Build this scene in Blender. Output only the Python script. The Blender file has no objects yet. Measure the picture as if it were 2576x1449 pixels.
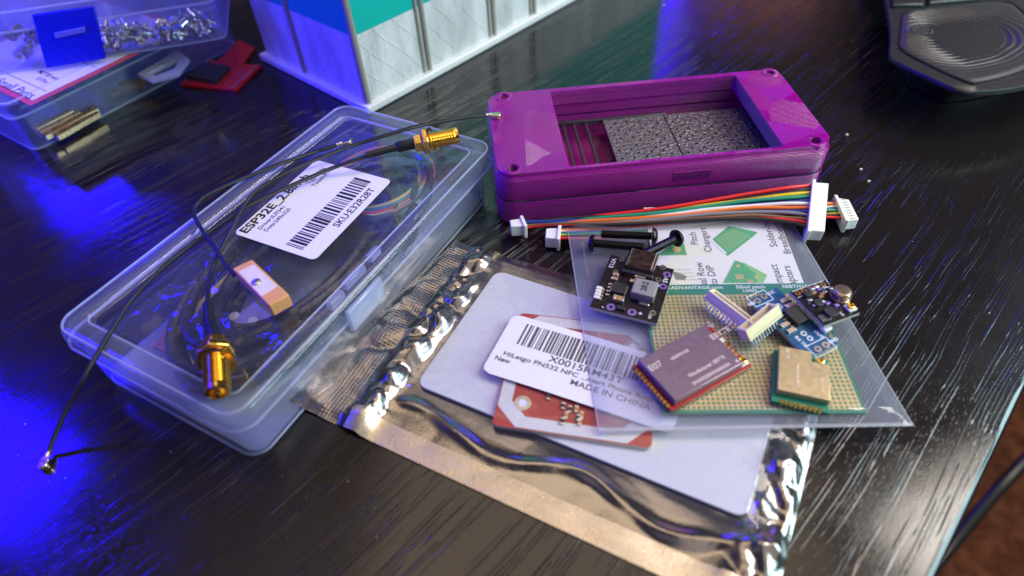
import bpy, math, random
from math import radians as R, sin, cos, pi
from mathutils import Vector, Matrix, noise
random.seed(7)
S = 0.001                       # all sizes below are in millimetres
SC = bpy.context.scene
COL = SC.collection

# ---------------------------------------------------------------- camera
CX, CY, FPX, HC = 1288.0, 724.5, 1623.53, 143.0
PITCH, ROLL = R(46.1307), R(-3.859)
_cp, _sp = cos(PITCH), sin(PITCH)
_f = Vector((0, _cp, -_sp)); _r = Vector((1, 0, 0)); _u = Vector((0, _sp, _cp))
RT = _r * cos(ROLL) + _u * sin(ROLL); UP = _u * cos(ROLL) - _r * sin(ROLL); BK = -_f
cam_d = bpy.data.cameras.new('camera'); cam = bpy.data.objects.new('camera', cam_d); COL.objects.link(cam)
m = Matrix.Identity(4)
for i in range(3):
    m[i][0] = RT[i]; m[i][1] = UP[i]; m[i][2] = BK[i]
m[2][3] = HC * S
cam.matrix_world = m
cam_d.sensor_width = 36; cam_d.lens = FPX * 36 / 2576
cam_d.clip_start = 0.005; cam_d.clip_end = 20
cam_d.dof.use_dof = True; cam_d.dof.focus_distance = 0.205; cam_d.dof.aperture_fstop = 9.0
cam_d.dof.aperture_blades = 0
SC.camera = cam

# ---------------------------------------------------------------- view, world, lamps
SC.view_settings.view_transform = 'Standard'; SC.view_settings.look = 'None'
SC.view_settings.exposure = 0.0; SC.view_settings.gamma = 1.0
SC.render.engine = 'CYCLES'
SC.cycles.max_bounces = 14; SC.cycles.transparent_max_bounces = 40
SC.cycles.sample_clamp_indirect = 6; SC.cycles.caustics_reflective = False; SC.cycles.caustics_refractive = False

W = bpy.data.worlds.new('World'); SC.world = W; W.use_nodes = True
wn = W.node_tree; wn.nodes.clear()
def N(t, k, **kw):
    n = t.nodes.new(k)
    for a, b in kw.items(): setattr(n, a, b)
    return n
def M_(t, op, a, b=None, c=None):
    n = N(t, 'ShaderNodeMath', operation=op)
    for i, v in enumerate((a, b, c)):
        if v is None: continue
        if isinstance(v, (int, float)): n.inputs[i].default_value = v
        else: t.links.new(v, n.inputs[i])
    return n.outputs[0]
def SS(t, v, a, b, lo=0.0, hi=1.0):
    n = N(t, 'ShaderNodeMapRange', interpolation_type='SMOOTHSTEP')
    t.links.new(v, n.inputs[0])
    for i, x in zip((1, 2, 3, 4), (a, b, lo, hi)): n.inputs[i].default_value = x
    return n.outputs[0]
tc = N(wn, 'ShaderNodeTexCoord'); sx = N(wn, 'ShaderNodeSeparateXYZ'); wn.links.new(tc.outputs['Generated'], sx.inputs[0])
AZ = M_(wn, 'MULTIPLY', M_(wn, 'ARCTAN2', sx.outputs[0], sx.outputs[1]), 57.2958)
EL = M_(wn, 'MULTIPLY', M_(wn, 'ARCSINE', sx.outputs[2]), 57.2958)
# the room around the desk: dim walls, warm ceiling, a few coloured things in it. (az, el, half az, half el, soft, colour, strength)
ROOM = [
    (20, 75, 85, 17, 8, (1.0, .72, .44), .55),      # warm lit ceiling
    (150, 62, 60, 24, 14, (1.0, .86, .76), .75),    # ceiling behind the camera
    (-150, 40, 40, 16, 12, (.62, .55, .82), .55),
    (75, 34, 22, 9, 6, (.70, .88, 1.0), 1.1),
    (12.8, 20, 3.5, 9.5, .5, (.06, .015, 1.0), 9.0),
    (22, 18, 5, 5.5, 1.5, (1.0, .36, .40), .6),
    (-6, 48, 7, 3, 2, (1.0, .78, .50), 1.6),
    (-54, 27, 26, 15, 9, (.03, .008, 1.0), .38),   # wall washed blue
]
acc = None
for az, el, ha, he, so, c, s in ROOM:
    fa = SS(wn, M_(wn, 'ABSOLUTE', M_(wn, 'SUBTRACT', AZ, az)), ha - so, ha + so, 1, 0)
    fe = SS(wn, M_(wn, 'ABSOLUTE', M_(wn, 'SUBTRACT', EL, el)), he - so, he + so, 1, 0)
    f = M_(wn, 'MULTIPLY', fa, fe)
    vm = N(wn, 'ShaderNodeVectorMath', operation='SCALE'); vm.inputs[0].default_value = [x * s for x in c]
    wn.links.new(f, vm.inputs['Scale'])
    if acc is None:
        ad = N(wn, 'ShaderNodeVectorMath', operation='ADD'); ad.inputs[0].default_value = (.045, .038, .048)
        wn.links.new(vm.outputs[0], ad.inputs[1])
    else:
        ad = N(wn, 'ShaderNodeVectorMath', operation='ADD'); wn.links.new(acc, ad.inputs[0]); wn.links.new(vm.outputs[0], ad.inputs[1])
    acc = ad.outputs[0]
bg = N(wn, 'ShaderNodeBackground'); wo = N(wn, 'ShaderNodeOutputWorld')
wn.links.new(acc, bg.inputs[0]); bg.inputs[1].default_value = 1.0; wn.links.new(bg.outputs[0], wo.inputs[0])

def area(name, pos, target, w, h, rad, col, spread=180):
    d = bpy.data.lights.new(name, 'AREA'); d.shape = 'RECTANGLE'; d.size = w * S; d.size_y = h * S
    d.energy = rad * math.pi * w * h * S * S; d.color = col; d.spread = R(spread)
    o = bpy.data.objects.new(name, d); COL.objects.link(o)
    o.location = Vector(pos) * S
    o.rotation_euler = (Vector(target) - Vector(pos)).to_track_quat('-Z', 'Y').to_euler()
    return o
def pol(az, el, d, c=(0, 150, 0)):
    return (c[0] + d * sin(R(az)) * cos(R(el)), c[1] + d * cos(R(az)) * cos(R(el)), c[2] + d * sin(R(el)))
area('ceiling_lamp', pol(18, 74, 1250), (30, 130, 0), 900, 640, 1.3, (1.0, .80, .56))
area('side_fill', pol(82, 48, 1100), (20, 150, 0), 420, 320, 17, (1.0, .90, .81))  # added fill from the right for diffuse brightness, not an actual window
area('monitor', (430, 40, 190), (0, 270, 20), 300, 190, 12, (.60, .93, 1.0))
area('blue_lamp', pol(-57, 42, 480, (-132, 88, 0)), (-150, 160, 0), 84, 84, 21, (.008, .001, 1.0), 90)
area('blue_strip', pol(-37, 28, 520, (-150, 205, 0)), (-150, 220, 0), 100, 40, 18, (.010, .001, 1.0), 90)
area('blue_low_strip', (-400, 170, 110), (-170, 270, 20), 260, 60, 10, (.020, .004, 1.0), 85)

# ---------------------------------------------------------------- helpers
def P(u, v, z=0.0):
    "world point (mm) at height z seen at photo position u, v"
    d = RT * ((u - CX) / FPX) + UP * (-(v - CY) / FPX) - BK
    t = (z - HC) / d.z
    return Vector((d.x * t, d.y * t, z))
class Fr:
    def __init__(s, o, ang): s.o = Vector(o); s.a = ang
    def L(s, u, v, z=0.0):
        p = P(u, v, s.o.z + z) - s.o
        c, n = cos(-s.a), sin(-s.a)
        return Vector((c * p.x - n * p.y, n * p.x + c * p.y, z))
    def xy(s, x, y):
        p = Vector((x, y, 0)) - Vector((s.o.x, s.o.y, 0)); c, n = cos(-s.a), sin(-s.a)
        return Vector((c * p.x - n * p.y, n * p.x + c * p.y))
def rectfit(q, z, zb=None):
    "fit a rectangle to four photo corners (TL, TR, BR, BL) at height z; returns frame at its centre on height zb, w, h"
    p = [P(u, v, z) for u, v in q]
    c = sum(p, Vector()) / 4
    ex = (p[1] - p[0]) + (p[2] - p[3]); ey = (p[0] - p[3]) + (p[1] - p[2])
    a1 = math.atan2(ex.y, ex.x); a2 = math.atan2(-ey.x, ey.y)
    d = (a2 - a1 + pi) % (2 * pi) - pi
    a = a1 + d / 2
    c.z = z if zb is None else zb
    return Fr(c, a), ex.length / 2, ey.length / 2
def thing(name, label, cat, fr, group=None, tilt=None):
    o = bpy.data.objects.new(name, None); COL.objects.link(o); o.empty_display_size = .005
    o.location = fr.o * S; o.rotation_euler = (tilt[0] if tilt else 0, tilt[1] if tilt else 0, fr.a)
    o['label'] = label; o['category'] = cat
    if group: o['group'] = group
    return o
def tag(o, label=None, cat=None, group=None, kind=None):
    if label: o['label'] = label
    if cat: o['category'] = cat
    if group: o['group'] = group
    if kind: o['kind'] = kind
    return o
def finish(name, me, mat, parent=None, bevel=0, smooth=35, seg=2, fr=None):
    for k in (mat if isinstance(mat, (list, tuple)) else [mat]): me.materials.append(k)
    me.validate(); me.update()
    for p in me.polygons: p.use_smooth = True
    me.set_sharp_from_angle(angle=R(smooth))
    o = bpy.data.objects.new(name, me); COL.objects.link(o)
    if parent is not None: o.parent = parent
    if fr is not None: o.location = fr.o * S; o.rotation_euler = (0, 0, fr.a)
    if bevel:
        b = o.modifiers.new('bevel', 'BEVEL'); b.width = bevel * S; b.segments = seg; b.limit_method = 'ANGLE'; b.angle_limit = R(40)
        b.harden_normals = False
    return o
def rrect(w, h, r, n=6, cx=0, cy=0):
    pts = []
    for k, (sx_, sy_) in enumerate(((1, 1), (-1, 1), (-1, -1), (1, -1))):
        for i in range(n + 1):
            a = k * pi / 2 + i * pi / 2 / n
            pts.append((cx + sx_ * (w / 2 - r) + r * cos(a), cy + sy_ * (h / 2 - r) + r * sin(a)))
    return pts
def circ(r, n=20, cx=0, cy=0): return [(cx + r * cos(2 * pi * i / n), cy + r * sin(2 * pi * i / n)) for i in range(n)]
class MB:
    def __init__(s): s.v = []; s.f = []; s.m = []; s.mi = 0
    def add(s, vs, fs):
        b = len(s.v); s.v += [tuple(x) for x in vs]
        for f in fs: s.f.append([b + i for i in f]); s.m.append(s.mi)
        return s
    def box(s, cx, cy, cz, w, d, h, rz=0, mat=None):
        vs = []
        for k in range(8):
            x = (w / 2) * (1 if k & 1 else -1); y = (d / 2) * (1 if k & 2 else -1); z = (h / 2) * (1 if k & 4 else -1)
            p = Vector((x, y, z))
            if mat is not None: p = mat @ p
            elif rz: p = Vector((cos(rz) * x - sin(rz) * y, sin(rz) * x + cos(rz) * y, z))
            vs.append((cx + p.x, cy + p.y, cz + p.z))
        return s.add(vs, [(0, 2, 3, 1), (4, 5, 7, 6), (0, 1, 5, 4), (2, 6, 7, 3), (0, 4, 6, 2), (1, 3, 7, 5)])
    def prism(s, pts, z0, z1):
        n = len(pts)
        return s.add([(x, y, z0) for x, y in pts] + [(x, y, z1) for x, y in pts],
              [list(range(n))[::-1], [n + i for i in range(n)]] + [(i, (i + 1) % n, n + (i + 1) % n, n + i) for i in range(n)])
    def loft(s, rings, cap0=True, cap1=True, closed=False):
        n = len(rings[0]); vs = [p for r_ in rings for p in r_]; fs = []
        m_ = len(rings)
        for k in range(m_ if closed else m_ - 1):
            a, b = k * n, ((k + 1) % m_) * n
            fs += [(a + i, a + (i + 1) % n, b + (i + 1) % n, b + i) for i in range(n)]
        if not closed:
            if cap0: fs.append(list(range(n))[::-1])
            if cap1: fs.append([(m_ - 1) * n + i for i in range(n)])
        return s.add(vs, fs)
    def tube(s, path, r, n=8, cap=True):
        path = [Vector(p) for p in path]; rings = []; up = None
        for i, p in enumerate(path):
            t = (path[min(i + 1, len(path) - 1)] - path[max(i - 1, 0)])
            if t.length < 1e-9: t = Vector((1, 0, 0))
            t.normalize()
            if up is None:
                up = Vector((0, 0, 1)) if abs(t.z) < .9 else Vector((1, 0, 0))
            side = t.cross(up); side.normalize(); up = side.cross(t).normalized()
            rr = r[i] if isinstance(r, (list, tuple)) else r
            rings.append([p + side * (rr * cos(2 * pi * k / n)) + up * (rr * sin(2 * pi * k / n)) for k in range(n)])
        return s.loft(rings, cap, cap)
    def lathe(s, p0, ax, prof, n=20, poly=None):
        "prof: list of (distance along axis, radius)"
        ax = Vector(ax).normalized(); p0 = Vector(p0)
        up = Vector((0, 0, 1)) if abs(ax.z) < .9 else Vector((1, 0, 0))
        e1 = ax.cross(up).normalized(); e2 = ax.cross(e1).normalized()
        k = poly or n
        return s.loft([[p0 + ax * d + (e1 * cos(2 * pi * (i + .5) / k) + e2 * sin(2 * pi * (i + .5) / k)) * max(r, 1e-4) for i in range(k)] for d, r in prof])
    def grid(s, fn, nu, nv):
        vs = [fn(i / nu, j / nv) for j in range(nv + 1) for i in range(nu + 1)]
        return s.add(vs, [(j * (nu + 1) + i, j * (nu + 1) + i + 1, (j + 1) * (nu + 1) + i + 1, (j + 1) * (nu + 1) + i) for j in range(nv) for i in range(nu)])
    def build(s, name, mat, parent=None, **k):
        me = bpy.data.meshes.new(name); me.from_pydata([(x * S, y * S, z * S) for x, y, z in s.v], [], s.f)
        o = finish(name, me, mat, parent, **k)
        if isinstance(mat, (list, tuple)):
            for p, i in zip(me.polygons, s.m): p.material_index = i
        return o
def c2mesh(cu, name, mat, parent, **k):
    t = bpy.data.objects.new('tmp', cu); COL.objects.link(t)
    dg = bpy.context.evaluated_depsgraph_get(); dg.update()
    me = bpy.data.meshes.new_from_object(t.evaluated_get(dg)); me.name = name
    bpy.data.objects.remove(t); me.materials.clear()
    return finish(name, me, mat, parent, **k)
def plate(name, loops, z0, z1, mat, parent, bevel=.0, **k):
    "flat plate: loops[0] is the outline and the others are holes"
    cu = bpy.data.curves.new(name, 'CURVE'); cu.dimensions = '2D'; cu.fill_mode = 'BOTH'
    for lp in loops:
        sp = cu.splines.new('POLY'); sp.points.add(len(lp) - 1); sp.use_cyclic_u = True
        for q, (x, y) in zip(sp.points, lp): q.co = (x * S, y * S, 0, 1)
    cu.extrude = (z1 - z0) / 2 * S - bevel * S; cu.bevel_depth = bevel * S; cu.bevel_resolution = 2; cu.offset = -bevel * S
    o = c2mesh(cu, name, mat, parent, **k)
    for v in o.data.vertices: v.co.z += (z0 + z1) / 2 * S
    return o
def text(body, size, mat, parent, x, y, z, rot=0, sx=1.0, bold=0.0, align='CENTER', name='lettering', warp=None):
    cu = bpy.data.curves.new(name, 'FONT'); cu.body = body; cu.size = size * S; cu.align_x = align; cu.align_y = 'CENTER'
    cu.offset = bold * S; cu.extrude = .02 * S; cu.resolution_u = 3; cu.space_line = .95
    o = c2mesh(cu, name, mat, parent)
    for v in o.data.vertices:
        a, b = v.co.x * sx, v.co.y
        X, Y = x * S + a * cos(rot) - b * sin(rot), y * S + a * sin(rot) + b * cos(rot)
        v.co = (X, Y, z * S + v.co.z)
        if warp: v.co.z += warp(X / S, Y / S) * S
    return o
def spline(pts, n=10, tight=.5):
    pts = [Vector(p) for p in pts]; pts = [pts[0] * 2 - pts[1]] + pts + [pts[-1] * 2 - pts[-2]]; out = []
    for i in range(1, len(pts) - 2):
        a, b, c, d = pts[i - 1:i + 3]
        for k in range(n):
            t = k / n
            out.append(b + (c - a) * (tight * t) + (a * 2 - b * 5 + c * 4 - d) * (t * t * tight) + (b * 3 - a - c * 3 + d) * (t ** 3 * tight))
    out.append(pts[-2]); return out
def smooth(a, b, x):
    t = min(1, max(0, (x - a) / (b - a))); return t * t * (3 - 2 * t)

# ---------------------------------------------------------------- materials
def newmat(name):
    m_ = bpy.data.materials.new(name); m_.use_nodes = True; t = m_.node_tree; t.nodes.clear()
    out = N(t, 'ShaderNodeOutputMaterial'); return m_, t, out
def pbsdf(t, col, rough=.5, metal=0.0, spec=.5, **kw):
    b = N(t, 'ShaderNodeBsdfPrincipled'); b.inputs['Base Color'].default_value = (*col, 1); b.inputs['Roughness'].default_value = rough
    b.inputs['Metallic'].default_value = metal; b.inputs['Specular IOR Level'].default_value = spec
    for k, v in kw.items(): b.inputs[k.replace('_', ' ')].default_value = v
    return b
def coords(t, sc=1000.0, vec=(1, 1, 1)):
    c = N(t, 'ShaderNodeTexCoord'); mp = N(t, 'ShaderNodeMapping'); mp.inputs['Scale'].default_value = [sc * v for v in vec]
    t.links.new(c.outputs['Object'], mp.inputs[0]); return mp.outputs[0]
def noise_(t, vec, scale, detail=2, rough=.5, dims='3D', dist=0):
    n = N(t, 'ShaderNodeTexNoise'); n.noise_dimensions = dims; n.inputs['Scale'].default_value = scale; n.inputs['Detail'].default_value = detail
    n.inputs['Roughness'].default_value = rough; n.inputs['Distortion'].default_value = dist
    t.links.new(vec, n.inputs['Vector']); return n.outputs[0]
def bump(t, h, dist, strength=1.0, prev=None):
    b = N(t, 'ShaderNodeBump'); b.inputs['Distance'].default_value = dist * S; b.inputs['Strength'].default_value = strength
    t.links.new(h, b.inputs['Height'])
    if prev is not None: t.links.new(prev, b.inputs['Normal'])
    return b.outputs[0]
def mixcol(t, f, a, b):
    n = N(t, 'ShaderNodeMix', data_type='RGBA'); t.links.new(f, n.inputs[0])
    for i, v in ((6, a), (7, b)):
        if isinstance(v, tuple): n.inputs[i].default_value = (*v, 1)
        else: t.links.new(v, n.inputs[i])
    return n.outputs[2]
def simple(name, col, rough=.5, metal=0.0, spec=.5, var=.12, nscale=.6, bmp=.0, bscale=3.0, **kw):
    "plain material with slight procedural variation in tone, gloss and surface"
    m_, t, out = newmat(name); b = pbsdf(t, col, rough, metal, spec, **kw); c = coords(t)
    n = noise_(t, c, nscale, 3)
    lo = tuple(x * (1 - var) for x in col); hi = tuple(min(1, x * (1 + var)) for x in col)
    t.links.new(mixcol(t, n, lo, hi), b.inputs['Base Color'])
    t.links.new(SS(t, n, .2, .8, max(0, rough - .06), min(1, rough + .06)), b.inputs['Roughness'])
    if bmp: t.links.new(bump(t, noise_(t, c, bscale, 3), bmp), b.inputs['Normal'])
    t.links.new(b.outputs[0], out.inputs[0]); return m_

black = simple('black_rubber', (.012, .012, .014), .38)
blackp = simple('black_plastic', (.014, .014, .016), .42, bmp=.02)
ink = simple('black_ink', (.012, .012, .014), .6)
whitep = simple('white_paper', (.80, .76, .78), .55, var=.04, bmp=.01)
whiteplast = simple('white_plastic', (.80, .78, .74), .35, var=.04)
cream = simple('cream_nylon', (.84, .74, .48), .35, var=.05)
gold = simple('gold_plate', (.95, .62, .16), .16, 1.0, var=.10, bmp=.015)
palegold = simple('pale_gold', (.86, .74, .46), .25, 1.0, var=.1)
brass = simple('brass', (.90, .66, .40), .3, 1.0, var=.1)
silver = simple('silver_metal', (.72, .72, .74), .22, 1.0, var=.1)
tin = simple('tin_metal', (.78, .77, .75), .3, 1.0)
darkmetal = simple('black_oxide_steel', (.035, .033, .036), .3, .9, var=.2)
redpcb = simple('red_solder_mask', (.50, .012, .008), .3, var=.1)
dredpcb = simple('dark_red_solder_mask', (.38, .02, .02), .3, var=.1)
blackpcb = simple('black_solder_mask', (.014, .010, .012), .25, var=.2)
bluepcb = simple('blue_solder_mask', (.012, .085, .21), .3, var=.15)
greenpcb = simple('green_solder_mask', (.01, .20, .10), .35, var=.15)
boardedge = simple('board_edge', (.48, .45, .40), .6)
silk = simple('white_silkscreen', (.78, .78, .80), .5, var=.05)
chip = simple('chip_black', (.022, .021, .024), .42, bmp=.01)
capbrown = simple('capacitor_tan', (.42, .22, .09), .35)
terracotta = simple('ceramic_terracotta', (.72, .34, .13), .38, var=.08, bmp=.02)
inductgrey = simple('inductor_grey', (.25, .23, .22), .45, bmp=.02)
bluelatchm = simple('blue_latch_plastic', (.005, .01, .55), .3)
teal = simple('teal_filament', (.0, .42, .38), .35, bmp=.03)
wirecols = dict(red=(.70, .012, .015), black=(.012, .012, .013), yellow=(.72, .46, .01), green=(.005, .24, .13), blue=(.01, .035, .22),
                white=(.72, .68, .62), orange=(.80, .15, .02), grey=(.22, .2, .2), brown=(.22, .10, .05))
WIRE = {k: simple(k + '_wire_insulation', v, .36, var=.06) for k, v in wirecols.items()}

def clear_plastic(name, tint=(.80, .86, 1.0), base=.16, edge=.55, rough=.28, bmp=.04, bs=.25, tr=(.95, .96, 1.0)):
    m_, t, out = newmat(name)
    c = coords(t); nrm = bump(t, noise_(t, c, bs, 3), bmp)
    b = pbsdf(t, tint, rough, 0, .6); b.inputs['Subsurface Weight'].default_value = 0
    t.links.new(nrm, b.inputs['Normal'])
    tl = N(t, 'ShaderNodeBsdfTranslucent'); tl.inputs[0].default_value = (*tint, 1)
    m1 = N(t, 'ShaderNodeMixShader'); m1.inputs[0].default_value = .35; t.links.new(b.outputs[0], m1.inputs[1]); t.links.new(tl.outputs[0], m1.inputs[2])
    tp = N(t, 'ShaderNodeBsdfTransparent'); tp.inputs[0].default_value = (*tr, 1)
    gl = N(t, 'ShaderNodeBsdfGlossy'); gl.inputs['Roughness'].default_value = rough * .5; t.links.new(nrm, gl.inputs['Normal'])
    lw = N(t, 'ShaderNodeLayerWeight'); lw.inputs[0].default_value = .4
    fac = SS(t, lw.outputs['Facing'], .1, 1.0, base, edge)
    m2 = N(t, 'ShaderNodeMixShader'); t.links.new(fac, m2.inputs[0]); t.links.new(tp.outputs[0], m2.inputs[1]); t.links.new(m1.outputs[0], m2.inputs[2])
    fr = N(t, 'ShaderNodeFresnel'); ge = N(t, 'ShaderNodeNewGeometry')
    t.links.new(M_(t, 'SUBTRACT', 1.45, M_(t, 'MULTIPLY', ge.outputs['Backfacing'], .76)), fr.inputs[0])
    m3 = N(t, 'ShaderNodeMixShader'); t.links.new(M_(t, 'MINIMUM', M_(t, 'MULTIPLY', fr.outputs[0], .9), .6), m3.inputs[0]); t.links.new(m2.outputs[0], m3.inputs[1]); t.links.new(gl.outputs[0], m3.inputs[2])
    t.links.new(m3.outputs[0], out.inputs[0]); return m_
pp = clear_plastic('clear_polypropylene', base=.03, edge=.17, rough=.16, bmp=.012)
pp_floor = clear_plastic('milky_polypropylene_floor', base=.30, edge=.4, bmp=.01)
inner_film = clear_plastic('inner_bag_film', tint=(.8, .82, .95), base=.03, edge=.12, rough=.08, bmp=.8, bs=.07)
pp_lid = clear_plastic('clear_lid_polypropylene', base=.01, edge=.08, rough=.06, bmp=.03)
pp_edge = clear_plastic('clear_polypropylene_rim', base=.30, edge=.75, rough=.22)
pp_frost = clear_plastic('frosted_polypropylene', base=.045, edge=.24, rough=.16, bmp=.012)
film = clear_plastic('clear_film', tint=(.85, .86, .92), base=.03, edge=.15, rough=.10, bmp=.5, bs=.05)
bagfilm = clear_plastic('bag_film', tint=(.80, .82, .92), base=.07, edge=.25, rough=.10, bmp=.5, bs=.04)
bagback = clear_plastic('bag_back_film', tint=(.74, .76, .86), base=.26, edge=.4, rough=.12, bmp=.3, bs=.04)

def mat_desk():
    m_, t, out = newmat('dark_wood_laminate')
    b = pbsdf(t, (.011, .0085, .009), .17, 0, .55)
    c = coords(t); wob = noise_(t, coords(t, 1000, (.010, .02, .02)), 1.0, 2)
    sp = N(t, 'ShaderNodeSeparateXYZ'); t.links.new(c, sp.inputs[0])
    yy = M_(t, 'ADD', sp.outputs[1], M_(t, 'MULTIPLY', wob, 9.0))
    def lay(sx_, sy_, off):
        cb = N(t, 'ShaderNodeCombineXYZ'); t.links.new(M_(t, 'MULTIPLY', sp.outputs[0], sx_), cb.inputs[0]); t.links.new(M_(t, 'MULTIPLY', yy, sy_), cb.inputs[1]); cb.inputs[2].default_value = off
        return cb.outputs[0]
    # thin broken strands running along the board in loose clusters
    w1 = noise_(t, lay(.03, .22, 2), 1.0, 2)
    ph = M_(t, 'ADD', M_(t, 'MULTIPLY', yy, 2 * pi / .95), M_(t, 'MULTIPLY', w1, 11.0))
    strand = SS(t, M_(t, 'SINE', ph), .1, .95)
    broken = SS(t, noise_(t, lay(.045, .80, 0), 1.0, 1), .45, .50)
    band = SS(t, noise_(t, lay(.008, .30, 9), 1.0, 1), .47, .54)
    h = M_(t, 'MULTIPLY', M_(t, 'MULTIPLY', strand, broken), band)
    pore = SS(t, noise_(t, lay(.5, 3.0, 4), 1.0, 2), .60, .72)
    micro = noise_(t, c, 2.2, 3)
    nrm = bump(t, micro, .012)
    nrm = bump(t, pore, .006, 1, nrm)
    nrm = bump(t, h, .125, 1, nrm)
    t.links.new(nrm, b.inputs['Normal'])
    t.links.new(SS(t, noise_(t, c, .05, 4), .3, .7, .09, .17), b.inputs['Roughness'])
    t.links.new(b.outputs[0], out.inputs[0]); return m_
def mat_purple():
    m_, t, out = newmat('purple_filament')
    c = coords(t); sp = N(t, 'ShaderNodeSeparateXYZ'); t.links.new(c, sp.inputs[0])
    b = pbsdf(t, (.24, .002, .22), .15, 0, .6)
    b.inputs['Subsurface Weight'].default_value = .55; b.inputs['Subsurface Radius'].default_value = (1, .1, 1); b.inputs['Subsurface Scale'].default_value = .004
    n = noise_(t, c, .08, 3)
    t.links.new(mixcol(t, n, (.23, .0, .20), (.42, .001, .30)), b.inputs['Base Color'])
    lay = N(t, 'ShaderNodeMath', operation='SINE'); t.links.new(M_(t, 'MULTIPLY', sp.outputs[2], 2 * pi / .45), lay.inputs[0])
    # top skin: passes in different directions in large triangles
    v = N(t, 'ShaderNodeTexVoronoi'); v.inputs['Scale'].default_value = .07; t.links.new(c, v.inputs['Vector'])
    sc = N(t, 'ShaderNodeSeparateColor'); t.links.new(v.outputs['Color'], sc.inputs[0])
    ang = M_(t, 'MULTIPLY', M_(t, 'ROUND', M_(t, 'MULTIPLY', sc.outputs[0], 3)), pi / 4)
    lin = M_(t, 'ADD', M_(t, 'MULTIPLY', sp.outputs[0], M_(t, 'COSINE', ang)), M_(t, 'MULTIPLY', sp.outputs[1], M_(t, 'SINE', ang)))
    top = M_(t, 'SINE', M_(t, 'MULTIPLY', lin, 2 * pi / .75))
    g = N(t, 'ShaderNodeNewGeometry'); sn = N(t, 'ShaderNodeSeparateXYZ'); t.links.new(g.outputs['Normal'], sn.inputs[0])
    up = SS(t, sn.outputs[2], .8, .95)
    h = N(t, 'ShaderNodeMix', data_type='FLOAT'); t.links.new(up, h.inputs[0]); t.links.new(lay.outputs[0], h.inputs[2]); t.links.new(top, h.inputs[3])
    nrm = bump(t, h.outputs[0], .09); nrm = bump(t, noise_(t, c, 1.2, 3), .02, 1, nrm)
    t.links.new(nrm, b.inputs['Normal']); t.links.new(b.outputs[0], out.inputs[0]); return m_
def mat_panel():
    m_, t, out = newmat('grey_printed_mesh')
    c = coords(t)
    b = pbsdf(t, (.13, .11, .125), .22, .5, .7)
    v = N(t, 'ShaderNodeTexVoronoi'); v.inputs['Scale'].default_value = .9; t.links.new(c, v.inputs['Vector'])
    nrm = bump(t, noise_(t, c, 1.0, 4), .5); nrm = bump(t, v.outputs['Distance'], .35, 1, nrm)
    t.links.new(mixcol(t, noise_(t, c, .8, 4), (.05, .045, .05), (.38, .33, .36)), b.inputs['Base Color'])
    t.links.new(nrm, b.inputs['Normal']); t.links.new(b.outputs[0], out.inputs[0]); return m_
def mat_whitebox():
    m_, t, out = newmat('white_filament')
    c = coords(t); sp = N(t, 'ShaderNodeSeparateXYZ'); t.links.new(c, sp.inputs[0])
    b = pbsdf(t, (.62, .66, .68), .32, 0, .5)
    a = M_(t, 'ADD', sp.outputs[0], M_(t, 'ADD', sp.outputs[1], M_(t, 'MULTIPLY', sp.outputs[2], .9)))
    d = M_(t, 'SUBTRACT', M_(t, 'ADD', sp.outputs[0], sp.outputs[1]), M_(t, 'MULTIPLY', sp.outputs[2], .9))
    def ln(x):
        return SS(t, M_(t, 'ABSOLUTE', M_(t, 'SINE', M_(t, 'ADD', M_(t, 'MULTIPLY', x, pi / 10.5), M_(t, 'MULTIPLY', noise_(t, c, .05, 2), 1.2)))), 0, .16, 1, 0)
    lines = M_(t, 'MAXIMUM', ln(a), ln(d))
    st = noise_(t, coords(t, 1000, (1, 1, .15)), .7, 3)
    nrm = bump(t, M_(t, 'SINE', M_(t, 'MULTIPLY', sp.outputs[2], 2 * pi / .5)), .02)
    nrm = bump(t, M_(t, 'MULTIPLY', lines, st), .3, 1, nrm); nrm = bump(t, st, .45, 1, nrm)
    t.links.new(mixcol(t, SS(t, noise_(t, coords(t, 1000, (.12, .12, .03)), 1.0, 3), .3, .7), (.50, .53, .55), (.70, .73, .75)), b.inputs['Base Color'])
    t.links.new(nrm, b.inputs['Normal']); t.links.new(b.outputs[0], out.inputs[0]); return m_
def mat_foil():
    m_, t, out = newmat('antistatic_foil')
    c = coords(t)
    b = pbsdf(t, (.30, .28, .27), .16, .95, .5)
    nrm = bump(t, noise_(t, c, .6, 3, .5), .05)
    nrm = bump(t, noise_(t, c, 2.5, 2), .03, 1, nrm)
    t.links.new(nrm, b.inputs['Normal'])
    t.links.new(b.outputs[0], out.inputs[0]); return m_
def mat_zip():
    m_, t, out = newmat('embossed_foil')
    c = coords(t)
    b = pbsdf(t, (.28, .26, .26), .2, .95, .5)
    v = N(t, 'ShaderNodeTexVoronoi'); v.inputs['Scale'].default_value = 1.0; v.inputs['Randomness'].default_value = .15; t.links.new(c, v.inputs['Vector'])
    nrm = bump(t, noise_(t, c, .5, 2), .05); sp_ = N(t, 'ShaderNodeSeparateXYZ'); t.links.new(c, sp_.inputs[0])
    nrm = bump(t, M_(t, 'MULTIPLY', v.outputs['Distance'], M_(t, 'MULTIPLY', SS(t, sp_.outputs[0], 8.0, 9.5), SS(t, sp_.outputs[0], 14.0, 16.0, 1, 0))), .13, 1, nrm)
    t.links.new(nrm, b.inputs['Normal']); t.links.new(b.outputs[0], out.inputs[0]); return m_
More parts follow.
